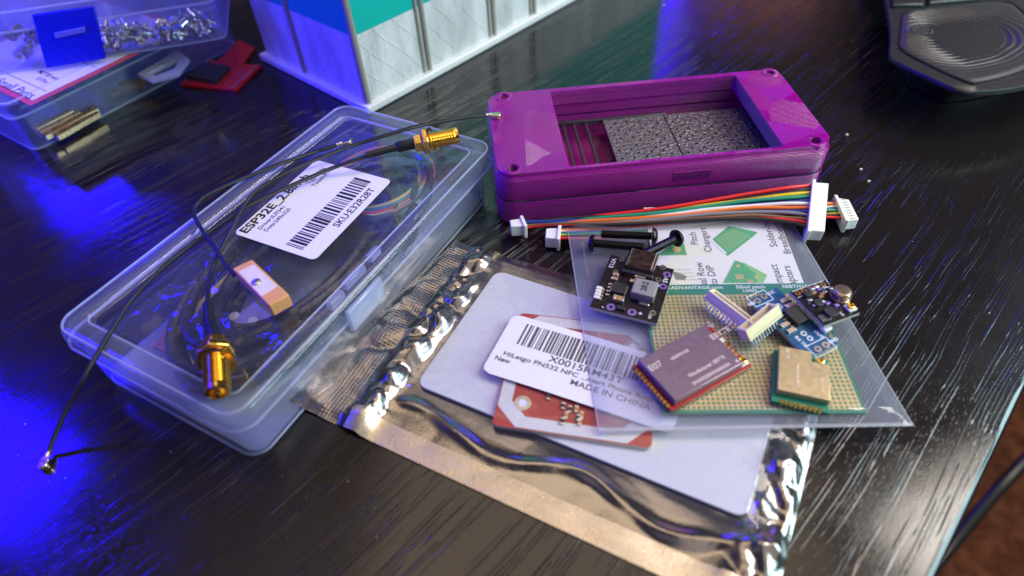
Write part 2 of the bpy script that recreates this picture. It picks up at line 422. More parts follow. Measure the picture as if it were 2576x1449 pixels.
def mat_perf():
    m_, t, out = newmat('perforated_green_board')
    c = coords(t); sp = N(t, 'ShaderNodeSeparateXYZ'); t.links.new(c, sp.inputs[0])
    def cell(o): return M_(t, 'SUBTRACT', M_(t, 'FRACT', M_(t, 'DIVIDE', o, 1.27)), .5)
    x, y = cell(sp.outputs[0]), cell(sp.outputs[1])
    d = M_(t, 'SQRT', M_(t, 'ADD', M_(t, 'MULTIPLY', x, x), M_(t, 'MULTIPLY', y, y)))
    pad = SS(t, d, .42, .47, 1, 0); hole = SS(t, d, .14, .19, 1, 0)
    lim = SS(t, sp.outputs[1], 17.6, 17.7, 1, 0)
    lim = M_(t, 'MULTIPLY', lim, SS(t, M_(t, 'ABSOLUTE', sp.outputs[0]), 23.7, 23.8, 1, 0))
    lim = M_(t, 'MULTIPLY', lim, SS(t, sp.outputs[1], -20.9, -20.8, 0, 1))
    pad = M_(t, 'MULTIPLY', pad, lim); hole = M_(t, 'MULTIPLY', hole, lim)
    b = pbsdf(t, (.01, .2, .1), .3, 0, .5)
    col = mixcol(t, pad, (.010, .20, .12), (.95, .66, .32)); col = mixcol(t, hole, col, (.50, .34, .13))
    t.links.new(col, b.inputs['Base Color']); t.links.new(M_(t, 'MULTIPLY', pad, .55), b.inputs['Metallic'])
    t.links.new(bump(t, M_(t, 'SUBTRACT', pad, M_(t, 'MULTIPLY', hole, 1.6)), .08), b.inputs['Normal'])
    t.links.new(b.outputs[0], out.inputs[0]); return m_
def mat_carpet():
    m_, t, out = newmat('brown_carpet')
    c = coords(t); b = pbsdf(t, (.14, .05, .025), .95, 0, .1)
    n = noise_(t, c, .03, 5, .7)
    t.links.new(mixcol(t, SS(t, n, .35, .65), (.10, .035, .018), (.22, .085, .04)), b.inputs['Base Color'])
    t.links.new(bump(t, noise_(t, c, .3, 3), 3), b.inputs['Normal'])
    t.links.new(b.outputs[0], out.inputs[0]); return m_
def mat_thumb(cx, cy):
    m_, t, out = newmat('rippled_black_grip')
    c = coords(t); sp = N(t, 'ShaderNodeSeparateXYZ'); t.links.new(c, sp.inputs[0])
    b = pbsdf(t, (.035, .033, .036), .38, 0, .5)
    dx = M_(t, 'SUBTRACT', sp.outputs[0], cx); dy = M_(t, 'SUBTRACT', sp.outputs[1], cy)
    d = M_(t, 'SQRT', M_(t, 'ADD', M_(t, 'MULTIPLY', dx, dx), M_(t, 'MULTIPLY', M_(t, 'MULTIPLY', dy, dy), 1.6)))
    d = M_(t, 'ADD', d, M_(t, 'MULTIPLY', noise_(t, c, .12, 2), 1.2))
    rip = M_(t, 'MULTIPLY', M_(t, 'SINE', M_(t, 'MULTIPLY', d, 2 * pi / 2.7)), SS(t, d, 3, 6))
    rip = M_(t, 'MULTIPLY', rip, SS(t, d, 26, 34, 1, 0))
    t.links.new(bump(t, noise_(t, c, 4, 2), .02), b.inputs['Normal'])
    t.links.new(b.outputs[0], out.inputs[0]); return m_
DESK, PURPLE, PANEL, WHITEBOX, FOIL, ZIPF, PERF, CARPET = mat_desk(), mat_purple(), mat_panel(), mat_whitebox(), mat_foil(), mat_zip(), mat_perf(), mat_carpet()

# ================================================================ SETTING
e1, e2 = P(2568, 1006), P(2360.3, 1448.7)
ea = math.atan2(e1.y - e2.y, e1.x - e2.x)
deskfr = Fr((e2.x, e2.y, 0), ea)
desk = plate('desk_top', [rrect(1500, 1000, 8, 4, cx=350, cy=500)], -24, 0, DESK, None, bevel=1.6, fr=deskfr)
tag(desk, kind='structure')
fl = MB(); fl.add([(-1500, -1200, -700), (1800, -1200, -700), (1800, 1600, -700), (-1500, 1600, -700)], [(0, 1, 2, 3)])
tag(fl.build('floor', CARPET), kind='structure')
cb = MB(); a, b = P(2640, 1090, -420), P(2330, 1445, -420)
dvec = (b - a)
cb.tube(spline([a - dvec * 1.0 + Vector((0, 0, -120)), a, a + dvec * .5 + Vector((4, 4, 0)), b, b + dvec * .6 + Vector((0, 0, -60)), b + dvec + Vector((0, 0, -270))], 8), 5.5, 10)
tag(cb.build('floor_cable', black), 'thick black cable hanging past the desk edge above the brown carpet', 'cable')

# ================================================================ WHITE STORAGE BOX (back)
C0, CLf, CRt = P(930, 282), P(628, 160), P(1437, 2)
fr = Fr(C0, math.atan2(CRt.y - C0.y, CRt.x - C0.x))
LL = (CLf - C0).length; RLn = 240.0
bx = thing('storage_box', 'tall white printed storage box with teal upper walls and vertical ribs', 'storage box', fr)
# local x runs along the right wall, local y along the left wall
hb = 200.0
zt = 32.2
MB().box(RLn / 2 - 2, LL / 2 - 2, 1.8, RLn + 0, LL + 0, 3.6).build('base_rim', simple('white_rim_plastic', (.74, .76, .78), .35), bx, bevel=.8)
mbw = MB(); t_ = 2.0
for z0, z1, mi in ((3.6, zt, 0), (zt, 118, 1)):
    mbw.mi = mi
    mbw.prism([(1, 1), (RLn - 4, 1), (RLn - 4, LL - 5), (1, LL - 5)], z0, z1)
mbw.build('wall', [WHITEBOX, teal], bx)
def on_x(u, v, z=3.6):
    p = fr.L(u, v, z); return p
ribm = simple('grey_filament_rib', (.38, .34, .31), .22, .25, .7, bmp=.03)
for xr in (on_x(1086, 177).x, on_x(1247, 88).x, on_x(1086, 177).x * 2.98 - on_x(1247, 88).x * .0):
    MB().lathe((xr, 1.0, 3.4), (0, 0, 1), [(0, 1.3), (112, 1.3)], 14).build('rib', ribm, bx)
    MB().lathe((xr - 3.0, 1.0, 3.4), (0, 0, 1), [(0, .9), (112, .9)], 14).build('rib', ribm, bx)
MB().lathe((1.0, 1.0, 3.4), (0, 0, 1), [(0, 1.5), (112, 1.5)], 16).build('corner_rib', ribm, bx)
yr = fr.L(748, 191, 3.6).y
MB().lathe((1.0, yr, 3.4), (0, 0, 1), [(0, 1.3), (112, 1.3)], 14).build('rib', ribm, bx)

# ================================================================ SMALL PARTS BOXES (left back)
def organiser(name, label, w, d, h, lid_h, fr_, latch=True):
    "w along local x (front edge), d along +y; origin at the front right bottom corner"
    t = thing(name, label, 'parts box', fr_)
    cx, cy = -w / 2, d / 2
    plate('base', [rrect(w - 1.5, d - 1.5, 4, 5, cx, cy), rrect(w - 4.1, d - 4.1, 3, 5, cx, cy)], .8, h - lid_h + 1, pp_frost, t)
    plate('bottom', [rrect(w - 1.5, d - 1.5, 4, 5, cx, cy)], 0, .75, pp, t)
    plate('lid', [rrect(w - .2, d - .2, 4.5, 5, cx, cy), rrect(w - 4, d - 4, 3.5, 5, cx, cy)], h - lid_h + 1.1, h - .9, pp_frost, t, bevel=.3)
    plate('lid_top', [rrect(w, d, 4.5, 5, cx, cy)], h - .85, h, pp, t, bevel=.3)
    plate('lid_lip', [rrect(w + .8, d + .8, 4.9, 5, cx, cy), rrect(w - .4, d - .4, 4.3, 5, cx, cy)], h - lid_h + .6, h - lid_h + 1.4, pp_edge, t, bevel=.2)
    plate('top_lip', [rrect(w + .1, d + .1, 4.5, 5, cx, cy), rrect(w - 2.0, d - 2.0, 3.6, 5, cx, cy)], h + .03, h + .6, pp_edge, t, bevel=.2)
    plate('foot_rim', [rrect(w - 1.2, d - 1.2, 4, 5, cx, cy), rrect(w - 2.6, d - 2.6, 3.4, 5, cx, cy)], -.02, .6, pp_edge, t, bevel=.15)
    for k in range(1, 6):
        MB().box(-w * k / 6, cy, h / 2 - 1, .8, d - 8, h - 4).build('divider', pp, t)
    MB().box(cx, cy, h / 2 - 1, w - 8, .8, h - 4).build('divider', pp, t)
    return t
# lower box: bottom right-front edge runs from (95,382) to (608,112) in the photo
pA, pB = P(88, 386), P(608, 112)
angL = math.atan2(pB.y - pA.y, pB.x - pA.x)
frL = Fr(pB, angL); wL = (pB - pA).length
low = organiser('lower_parts_box', 'clear parts box under another one, with red bordered paper label under its lid', wL, 95, 21.0, 7, frL)
def LP(u, v, z): return frL.L(u, v, z)
HL = 21.1
# paper label on top of the lid
c0 = LP(77, 266, HL); c1 = LP(332, 138, HL)
redb = simple('red_print', (.60, .07, .07), .5)
lw_, ld_ = (c1 - c0).length + 30, 70
MB().prism([(c0.x, c0.y), (c0.x + lw_, c0.y), (c0.x + lw_, c0.y + ld_), (c0.x, c0.y + ld_)], HL, HL + .12).build('label_border', redb, low)
x0, y0 = c0.x + 2.6, c0.y + 2.6
lab = MB().prism([(x0, y0), (x0 + lw_ - 5, y0), (x0 + lw_ - 5, y0 + ld_ - 5), (x0, y0 + ld_ - 5)], HL + .13, HL + .2).build('paper_label', whitep, low)
ln = MB()
ln.box(x0 + (lw_ - 5) / 2, y0 + .1, HL + .22, lw_ - 5, .35, .04)
for xx in (x0, LP(80, 214, HL).x, LP(228, 165, HL).x): ln.box(xx, y0 + ld_ / 2, HL + .222, .35, ld_ - 5, .03)
# print runs along local -y ... the words read from the left edge of the photo
angt = -pi / 2
ln.build('ruled_line', ink, lab)
def ltext(body, u, v, size, rot, **k):
    p = LP(u, v, HL + .3); return text(body, size, ink, lab, p.x, p.y, HL + .24, rot, **k)
pa, pb_ = LP(0, 200, HL), LP(90, 245, HL); rt = math.atan2(pb_.y - pa.y, pb_.x - pa.x)
ltext('Small Parts', 38, 222, 6.2, -pi / 2, bold=.03)
ltext('M2*20 mm', 122, 189, 3.2, -pi / 2, bold=.02)
ltext('10 Pcs', 105, 201, 3.2, -pi / 2, bold=.02)
# loop latch on the front skirt
q = [LP(*p, 13) for p in ((348, 190), (447, 131), (477, 152), (448, 190), (382, 206))]
q2 = [LP(*p, 13) for p in ((376, 188), (456, 149), (440, 177), (394, 194))]
plate('latch', [[(p.x, p.y) for p in q], [(p.x, p.y) for p in q2]], 12, 14, pp_edge, low, bevel=.4)

# brass standoffs inside the lower box
def hexbar(name, p0, p1, r, mat, label, cat, group, z):
    mid = (p0 + p1) / 2; f_ = Fr((mid.x, mid.y, z), math.atan2(p1.y - p0.y, p1.x - p0.x)); L_ = (p1 - p0).length
    o = MB().lathe((-L_ / 2, 0, 0), (1, 0, 0), [(0, r * .5), (0.01, r), (L_, r), (L_ + .01, r * .5)], poly=6).build(name, mat, None, fr=f_, smooth=20)
    return tag(o, label, cat, group)
G = 'brass standoffs in the lower clear box'
sb = [((142, 346), (247, 286), 'frontmost thick brass standoff lying by the front wall of the lower parts box'),
      ((112, 345), (243, 276), 'second brass standoff from the front wall in the lower parts box'),
      ((100, 336), (200, 284), 'third brass standoff from the front wall in the lower parts box'),
      ((90, 327), (182, 281), 'thin brass standoff farthest from the front wall of the lower parts box')]
for k, (a_, b_, l_) in enumerate(sb):
    hexbar('brass_standoff', P(*a_, 3 + k * 1.2), P(*b_, 3 + k * 1.2), 1.9, brass, l_, 'standoff', G, 3 + k * 1.2)
for k, (a_, b_, l_) in enumerate([((275, 236), (363, 214), 'brass standoff below the open loop latch of the lower parts box'),
                           ((300, 217), (370, 200), 'brass standoff half hidden behind the open loop latch')]):
    hexbar('brass_standoff', P(*a_, 4 + k * 2), P(*b_, 4 + k * 2), 1.7, brass, l_, 'standoff', G, 4 + k * 2)

# upper box, resting on the lower one
pC, pD = P(574, 98, 21.6), P(0, 189, 21.6)
frU = Fr(Vector((pC.x, pC.y, 21.6)), math.atan2(pC.y - pD.y, pC.x - pD.x)); wU = (pC - pD).length + 30
upb = organiser('upper_parts_box', 'clear parts box with blue latch, full of silver screws, lying on another box', wU, 100, 23.0, 8, frU)
def UP_(u, v, z): return frU.L(u, v, z)
# blue latch: hangs over the front, its foot sticking out
lt = MB(); za, zb_ = 21.0, 4.0
a1, a2 = UP_(72, 56, za), UP_(232, 33, za)
b1, b2 = UP_(127, 169, 0), UP_(277, 141, 0)
lq = [Vector((a1.x, -1.2, 21.5)), Vector((a2.x, -1.2, 21.5)), Vector((b2.x, -4.5, 1.5)), Vector((b1.x, -4.5, 1.5))]
def latchface(u, v, off=0.0):
    p = lq[0].lerp(lq[1], u).lerp(lq[3].lerp(lq[2], u), v); return p + Vector((0, -off, 0))
vs = [latchface(u, v, o) for o in (0, -1.4) for u, v in ((0, 0), (1, 0), (1, 1), (0, 1))]
blt = MB().add(vs, [(0, 3, 2, 1), (4, 5, 6, 7), (0, 1, 5, 4), (1, 2, 6, 5), (2, 3, 7, 6), (3, 0, 4, 7)]).build('latch', bluelatchm, upb, bevel=.5)
vs = [latchface(u, v, o) for o in (.9, .05) for u, v in ((.28, .36), (.78, .33), (.78, .43), (.28, .46))]
MB().add(vs, [(0, 3, 2, 1), (4, 5, 6, 7), (0, 1, 5, 4), (1, 2, 6, 5), (2, 3, 7, 6), (3, 0, 4, 7)]).build('grip_ridge', simple('latch_ridge', (.10, .10, .62), .35), blt, bevel=.2)

# hardware inside the upper box
def screw_master(nm, mat, L_=5.0):
    o = MB().lathe((0, 0, 0), (1, 0, 0), [(0, .01), (.05, .9), (.9, 1.7), (1.2, 1.7), (1.25, .8), (L_, .8), (L_ + .02, .01)], 10).build(nm, mat, None)
    return o
sc_m = screw_master('small_screw', silver)
first = True
for k in range(100):
    x = -7 - (k % 25) * 2.05 + random.uniform(-.8, .8); z = 23.8 + (k // 25) * 1.9 + random.random() * 2.0; y = 3.0 + random.random() * 5
    if abs(x + 30.5) < 2.0: x -= 3.5
    o = sc_m if first else sc_m.copy()
    if not first: COL.objects.link(o)
    first = False
    w_ = Vector((frU.o.x + cos(frU.a) * x - sin(frU.a) * y, frU.o.y + sin(frU.a) * x + cos(frU.a) * y, z))
    o.location = w_ * S; o.rotation_euler = (random.uniform(0, 6), random.uniform(-.7, .7), random.uniform(0, 6.3))
    tag(o, 'tiny silver screw in the heap right of the blue latch in the upper clear box', 'screw', 'heap of silver screws right of the blue latch')
so_m = None
for k, (u, v) in enumerate([(60, 205), (64, 232), (108, 232), (98, 172), (130, 182), (20, 205)]):
    p = P(min(u, 118) * .9, v * .62 + 28, 30)
    q_ = P(u * .9 - 4, 165 + (k % 3) * 9, 26 + (k % 2) * 4)
    L_ = 6
    o = MB().lathe((0, 0, 0), (0, -1, 0), [(0, 1.0), (.01, 2.5), (L_, 2.5), (L_ + .01, 1.5), (L_ - 1.5, 1.4)], 16).build('silver_standoff', silver, None)
    w_ = frU.xy(q_.x, q_.y); w_.y = 9 + (k % 2) * 2
    o.location = Vector((frU.o.x + cos(frU.a) * w_.x - sin(frU.a) * w_.y, frU.o.y + sin(frU.a) * w_.x + cos(frU.a) * w_.y, 26.5 + (k % 3) * 4)) * S
    o.rotation_euler = (0, 0, frU.a + random.uniform(-.5, .5))
    tag(o, 'round silver standoff seen end on, left of the blue latch in the upper clear box', 'standoff', 'silver standoffs left of the blue latch')

# ================================================================ RED BREAKOUT BOARD
q = [P(u, v, 1.6) for u, v in ((453, 210), (591, 225), (645, 166))]
frR = Fr(Vector((q[0].x, q[0].y, 0)), math.atan2(q[1].y - q[0].y, q[1].x - q[0].x))
wR = (q[1] - q[0]).length; dR = (q[2] - q[1]).length + 1
rb = thing('breakout_board', 'small red circuit board with a black chip beside the tall white box', 'circuit board', frR)
MB().box(wR / 2, dR / 2, .9, wR, dR, 1.4).build('board', redpcb, rb, bevel=.1)
cq = [frR.L(u, v, 3.6) for u, v in ((466, 189), (541, 203), (577, 164), (510, 155))]
MB().prism([(p.x, p.y) for p in cq], 1.7, 3.6).build('chip', chip, rb, bevel=.2)
pm = MB()
for k in range(9):
    pm.lathe((wR - 2.2, 1.8 + k * 2.54, 1.58), (0, 0, 1), [(0, .85), (.12, .85)], 12)
for k in range(6): pm.box(wR - 6.5, 3.2 + k * 3.0, 1.65, 2.4, .35, .1)
pm.build('solder_pads', silver, rb)
lg = MB(); ca, cbb = cq[0], cq[1]
for k in range(10):
    p = ca.lerp(cbb, (k + .5) / 10); lg.box(p.x, p.y - .5, 1.9, .5, 1.2, .35)
    p = cq[1].lerp(cq[2], (k + .5) / 10); lg.box(p.x + .5, p.y, 1.9, 1.2, .5, .35)
lg.build('chip_legs', silver, rb)

q = [P(u, v, 1.6) for u, v in ((548, 152), (600, 100), (640, 120), (612, 160))]
r2 = MB(); r2.prism([(p.x - q[0].x, p.y - q[0].y) for p in q][::-1], .2, 1.6)
tag(r2.build('circuit_board', redpcb, None, bevel=.1, fr=Fr(Vector((q[0].x, q[0].y, 0)), 0)), 'shaded plain red board wedged between the red chip board and the white box', 'circuit board')
# ================================================================ CLEAR BOX WITH THE LABEL
ZT = 19.0
zq = (16, 19, 16, 13)
pts = [P(u, v, z) for (u, v), z in zip(((129, 846), (853, 259), (1260, 375), (609, 1104)), zq)]
# pts: left, far, right, near.  x axis along near->right (long side)
ex = (pts[2] - pts[3]) + (pts[1] - pts[0]); ey = (pts[0] - pts[3]) + (pts[1] - pts[2])
wB, dB = Vector((ex.x, ex.y, 0)).length / 2, Vector((ey.x, ey.y, 0)).length / 2
cB = sum(pts, Vector()) / 4; frB = Fr((cB.x, cB.y, 0), math.atan2(ex.y, ex.x))
def B(u, v, z): return frB.L(u, v, z)
cl = thing('clear_box', 'clear plastic hinged box with a white sticker on its lid holding coiled black cable', 'plastic box', frB)
# base: inset at the far and left sides
bx0, bx1, by0, by1 = -wB / 2 + .9, wB / 2 - 7, -dB / 2 + .9, dB / 2 - 7.5
bcx, bcy, bw, bd = (bx0 + bx1) / 2, (by0 + by1) / 2, bx1 - bx0, by1 - by0
rings = []
for z, ins in ((.8, 1.8), (0, 0.9), (.5, .35), (1.6, 0), (13.0, -.2)): rings.append([(x, y, z) for x, y in rrect(bw - 2 * ins, bd - 2 * ins, 5, 6, bcx, bcy)])
rings = [[(x, y, 0.02) for x, y in rrect(bw - 4, bd - 4, 4, 6, bcx, bcy)], [(x, y, .4) for x, y in rrect(bw - 1.2, bd - 1.2, 5, 6, bcx, bcy)],
         [(x, y, 1.4) for x, y in rrect(bw, bd, 5, 6, bcx, bcy)], [(x, y, 13.8) for x, y in rrect(bw + .6, bd + .6, 5, 6, bcx, bcy)],
         [(x, y, 13.8) for x, y in rrect(bw - 2, bd - 2, 4, 6, bcx, bcy)], [(x, y, 1.6) for x, y in rrect(bw - 2.6, bd - 2.6, 4, 6, bcx, bcy)]]
MB().loft(rings, False, False).build('base', pp, cl, smooth=50)
plate('base_floor', [rrect(bw - 3, bd - 3, 3.6, 6, bcx, bcy)], .3, 1.3, pp_floor, cl)
rr = [[(x, y, z) for x, y in rrect(wB - 2 * i_, dB - 2 * i_, max(2.5, 6.5 - i_), 8)] for i_, z in
      ((.1, 13.0), (0, 13.6), (.25, 17.6), (.9, 18.7), (2.0, 19.1), (5.0, 19.05), (5.9, 18.6), (6.3, 17.9), (6.9, 17.75), (7.4, 17.2), (5.6, 17.4), (2.2, 17.9), (1.3, 17.0), (1.2, 13.0))]
MB().loft(rr, False, False, closed=True).build('lid_rim', pp_frost, cl, smooth=40)
def loop_(w_, d_, r_, z_, rad, nm, cx=0, cy=0):
    p_ = [(x, y, z_) for x, y in rrect(w_, d_, r_, 8, cx, cy)]
    MB().tube(p_ + [p_[0]], rad, 6, cap=False).build(nm, pp_edge, cl, smooth=60)
loop_(wB - .3, dB - .3, 6.4, 13.1, .42, 'rim_bead'); loop_(wB - 2.6, dB - 2.6, 5.2, 18.95, .35, 'rim_bead'); loop_(wB - 13.0, dB - 13.0, 2.5, 18.2, .3, 'rim_bead')
loop_(bw - .8, bd - .8, 5, .75, .4, 'foot_bead', bcx, bcy)
plate('lid_panel', [rrect(wB - 14.4, dB - 14.4, 2.5, 6)], 17.05, 17.7, pp_lid, cl)
for (u, v), (dx, dy) in (((943, 642), (5, 3)), ((893, 700), (9, 3)), ((848, 757), (6, 3))):
    p = B(u, v, 16); MB().box(p.x, p.y + .4, 16.2, dx, 2.2, 2.6).build('hinge_tab', pp_edge, cl, bevel=.5)
p = B(925, 762, 15); MB().box(p.x, -dB / 2 - .9, 14.2, 15, 1.5, 8).build('clasp', pp_edge, cl, bevel=.6)
# sticker, curved at its left end
ZL = 17.85
sq = [B(u, v, ZL) for u, v in ((586, 585), (800, 402), (982, 455), (793, 658))]
sx_ = ((sq[1] - sq[0]) + (sq[2] - sq[3])); sy_ = ((sq[0] - sq[3]) + (sq[1] - sq[2]))
sang = math.atan2(sx_.y, sx_.x); sw, sd = sx_.length / 2, sy_.length / 2; scx = sum(sq, Vector()) / 4
st_me = []
def tr_(pts_): return [(scx.x + cos(sang) * x - sin(sang) * y, scx.y + sin(sang) * x + cos(sang) * y) for x, y in pts_]
sticker = MB().prism(tr_(rrect(sw, sd, 1.8, 5)), ZL, ZL + .1).build('sticker', whitep, cl)
def stext(b_, x, y, s_, sxx=1.0, bold=0.0, al='LEFT'):
    q_ = tr_([(x, y)])[0]; return text(b_, s_, ink, sticker, q_[0], q_[1], ZL + .13, sang, sxx, bold, al)
hw, hd = sw / 2, sd / 2
stext('ESP32E_2.8inch', -hw + 1.2, hd - 2.6, 4.4, sxx=(sw - 3) / 33.5, bold=.11)
stext('Driver:ILI9341', -hw + 4.4, hd - 6.2, 2.15, .95, .02); stext('Dots:240x320', -hw + 4.4, hd - 8.6, 2.15, .95, .02)
stext('Type: TN', hw - 12.0, hd - 5.6, 2.5, .95, .02); stext('Touch:RTP', hw - 12.6, hd - 8.2, 2.4, .95, .02)
rnd = random.Random(3)
def barcode(x0, x1, y0, y1, tr, z, parent, mat, n=52):
    mb_ = MB(); x = x0; unit = (x1 - x0) / (n * 2.05)
    while x < x1 - unit:
        wd = unit * rnd.choice((1, 1, 1, 2, 2, 3)); gp = unit * rnd.choice((1, 1, 2, 2))
        if x + wd > x1: break
        mb_.prism(tr([(x, y0), (x + wd, y0), (x + wd, y1), (x, y1)]), z, z + .03); x += wd + gp
    return mb_.build('barcode', mat, parent)
barcode(-hw + 2.2, hw - 3.0, -hd + 6.0, -hd + 12.3, tr_, ZL + .12, sticker, ink)
stext('SKU:E32R28T', 0 + 4.2, -hd + 3.3, 3.5, 1.0, .04, 'CENTER')

# contents of the clear box
def coil(name, mat, cx, cy, r0, r1, turns, rad, z0, z1, label, cat, sq_=1.0, rot=0, n=34):
    ptsc = []
    for i in range(int(turns * n) + 1):
        a = 2 * pi * i / n; f = i / (turns * n); r_ = r0 + (r1 - r0) * (.5 + .5 * sin(f * pi * 5.3))
        x = r_ * cos(a); y = r_ * sq_ * sin(a)
        ptsc.append((cx + x * cos(rot) - y * sin(rot), cy + x * sin(rot) + y * cos(rot), z0 + (z1 - z0) * f + .4 * sin(a * 3.1)))
    o = MB().tube(ptsc, rad, 8).build(name, mat, None, fr=frB); return tag(o, label, cat)
dkc = simple('dark_cable_jacket', (.028, .028, .034), .25, spec=.8)
def loop_coil(name, cx, cy, rx0, rx1, ry0, ry1, turns, rad, z0, z1, label):
    n = 40; pt = []
    for i in range(int(turns * n) + 1):
        a = 2 * pi * i / n + 1.0; f = i / (turns * n); k = .5 + .5 * sin(f * pi * 4.7 + 1)
        pt.append((cx + (rx0 + (rx1 - rx0) * k) * cos(a), cy + (ry0 + (ry1 - ry0) * k) * sin(a), z0 + (z1 - z0) * f + .5 * sin(a * 2.1)))
    return tag(MB().tube(pt, rad, 8).build(name, dkc, None, fr=frB), label, 'cable')
loop_coil('coiled_cable', -4, -2.5, 29, 49, 14, 24.5, 8.5, 1.75, 3.2, 13.0, 'thick black cable coiled lengthwise inside the clear box with the white sticker')
loop_coil('looped_cable', wB / 2 - 33, -6, 12, 21, 10, 17, 3.2, 1.3, 7, 14.3, 'thinner dark cable loops at the right end inside the clear stickered box')
cdw = thing('ribbon_wires', 'looped yellow, teal and red wires inside the clear stickered box', 'wires', frB)
pc = B(965, 455, 11); pc.x = min(pc.x, wB / 2 - 28); pc.y = max(-10, min(10, pc.y))
for k, (cn, cc) in enumerate((('yellow', (.70, .50, .18)), ('teal', (.04, .25, .30)), ('red', (.62, .08, .12)), ('yellow', (.70, .52, .2)), ('teal', (.05, .28, .3)), ('pink', (.55, .15, .2)))):
    pts_ = [(pc.x + (13.5 + k * .95) * cos(a) * 1.15, pc.y + (13.0 + k * .95) * sin(a), 12.6 + .5 * sin(a * 2 + k)) for a in [i * 2 * pi / 40 for i in range(41)]]
    MB().tube(pts_, .55, 6).build('wire', simple(cn + '_thin_wire', cc, .4), cdw)
p0 = [B(u, v, 8) for u, v in ((640, 655), (560, 720), (505, 780), (480, 830), (478, 880), (492, 925))]
strap = MB()
rings = []
for i, p in enumerate(spline(p0, 6)): rings.append([p + Vector((0, 0, -.9)), p + Vector((.5, .5, 0)), p + Vector((0, 0, 2.4)), p + Vector((-.5, -.5, 0))])
tag(strap.loft(rings).build('flat_strap', simple('tan_strap', (.80, .58, .32), .5), None, fr=frB), 'tan flat strap curving inside the left half of the clear box', 'strap')
p = [B(u, v, 9) for u, v in ((565, 815), (640, 760), (692, 800), (598, 868))]
gs = thing('antenna_patch', 'purple grey flat board with two round pads inside the clear stickered box', 'circuit board', frB)
MB().prism([(q_.x, q_.y) for q_ in p], 8, 9).build('board', simple('mauve_board', (.30, .24, .50), .4), gs)
for u, v in ((589, 795), (636, 808)):
    q_ = B(u, v, 9.1); MB().lathe(q_, (0, 0, 1), [(0, 1.5), (.15, 1.5)], 16).build('pad', simple('pale_pad', (.75, .66, .55), .4), gs)
p = [B(u, v, 8) for u, v in ((655, 885), (705, 812), (725, 828), (680, 905))]
tag(MB().prism([(q_.x, q_.y) for q_ in p], 6, 7.5).build('grey_plate', simple('grey_green_plate', (.20, .24, .25), .5), None, fr=frB), 'grey green flat plate under the gold connector inside the clear box', 'plate')
p = [B(u, v, 8) for u, v in ((375, 860), (440, 790), (480, 810), (420, 880))]
tag(MB().prism([(q_.x, q_.y) for q_ in p], 5, 6.2).build('red_film_piece', simple('dull_red_film', (.40, .16, .20), .4), None, fr=frB), 'dull red flat piece at the left end inside the clear box', 'card')
# crinkled poly bag inside
def wave(x, y, s_=1.0, sc=.09, seed=0): return noise.fractal(Vector((x * sc + seed, y * sc, seed * 1.7)), .8, 2.2, 4) * s_
wb2, db2 = wB - 22, dB - 20
inb = MB().grid(lambda u, v: ((u - .5) * wb2 - 2, (v - .5) * db2 - 1, 14.6 + wave(u * wb2, v * db2, 2.2, .07, 3)), 70, 40).build('inner_poly_bag', inner_film, None, fr=frB)
tag(inb, 'crinkled clear poly bag inside the stickered clear box over its coiled cables', 'plastic bag')

# ================================================================ PURPLE CASE
HCASE = 21.0
frC, wC, dC = rectfit([(1222, 235), (1955, 169), (2113, 365), (1244, 447)], HCASE, 0.0)
cs = thing('electronics_case', 'translucent purple printed case with an open window over grey perforated panels', 'case', frC)
def C_(u, v, z=HCASE): return frC.L(u, v, z)
rad_ = 6.5
def zring(rs, name, mat, parent, **k):
    return MB().loft(rs, False, False, closed=True).build(name, mat, parent, **k)
def ringpts(ins, z, r=None): return [(x, y, z) for x, y in rrect(wC - 2 * ins, dC - 2 * ins, max(1.0, (r or rad_) - ins), 9)]
lower = zring([ringpts(1.2, 0), ringpts(.3, .8), ringpts(0, 2), ringpts(0, 9.7), ringpts(.5, 10.1), ringpts(2.4, 10.1), ringpts(2.4, 1.6), ringpts(4, 0.01)], 'lower_shell', PURPLE, cs, smooth=50)
plate('case_floor', [rrect(wC - 4.9, dC - 4.9, 3.5, 6)], .3, 1.7, PURPLE, cs)
seamm = simple('dark_seam', (.05, .01, .06), .2, 0, .7)
zring([ringpts(.12, 9.95), ringpts(.05, 10.35), ringpts(.12, 10.75), ringpts(2.2, 10.65), ringpts(2.2, 10.15)], 'seam', seamm, cs)
upper = zring([ringpts(.3, 10.7), ringpts(0, 11.1), ringpts(0, 18.2), ringpts(.5, 19.4), ringpts(1.3, 20.1), ringpts(2.5, 20.1), ringpts(2.5, 10.7)], 'upper_shell', PURPLE, cs, smooth=50)
wq = [C_(u, v, HCASE) for u, v in ((1388, 233), (1860, 185), (1958.6, 369), (1426, 420))]
wx0 = (wq[0].x + wq[3].x) / 2; wx1 = (wq[1].x + wq[2].x) / 2; wy1 = (wq[0].y + wq[1].y) / 2; wy0 = (wq[2].y + wq[3].y) / 2
wcx, wcy, ww, wd = (wx0 + wx1) / 2, (wy0 + wy1) / 2, wx1 - wx0, wy1 - wy0
hs = [C_(u, v) for u, v in ((1267, 243), (1936, 183), (2051, 353), (1290, 423))]
outl = rrect(wC - 1.8, dC - 1.8, rad_ - 1, 9)
plate('face_frame', [outl, rrect(ww, wd, .6, 3, wcx, wcy)] + [circ(1.75, 20, h.x, h.y) for h in hs], 18.6, HCASE, PURPLE, cs, bevel=0, smooth=50)
bv = bpy.data.objects['face_frame'].modifiers.new('bevel', 'BEVEL'); bv.width = .5 * S; bv.segments = 3; bv.limit_method = 'ANGLE'; bv.angle_limit = R(50)
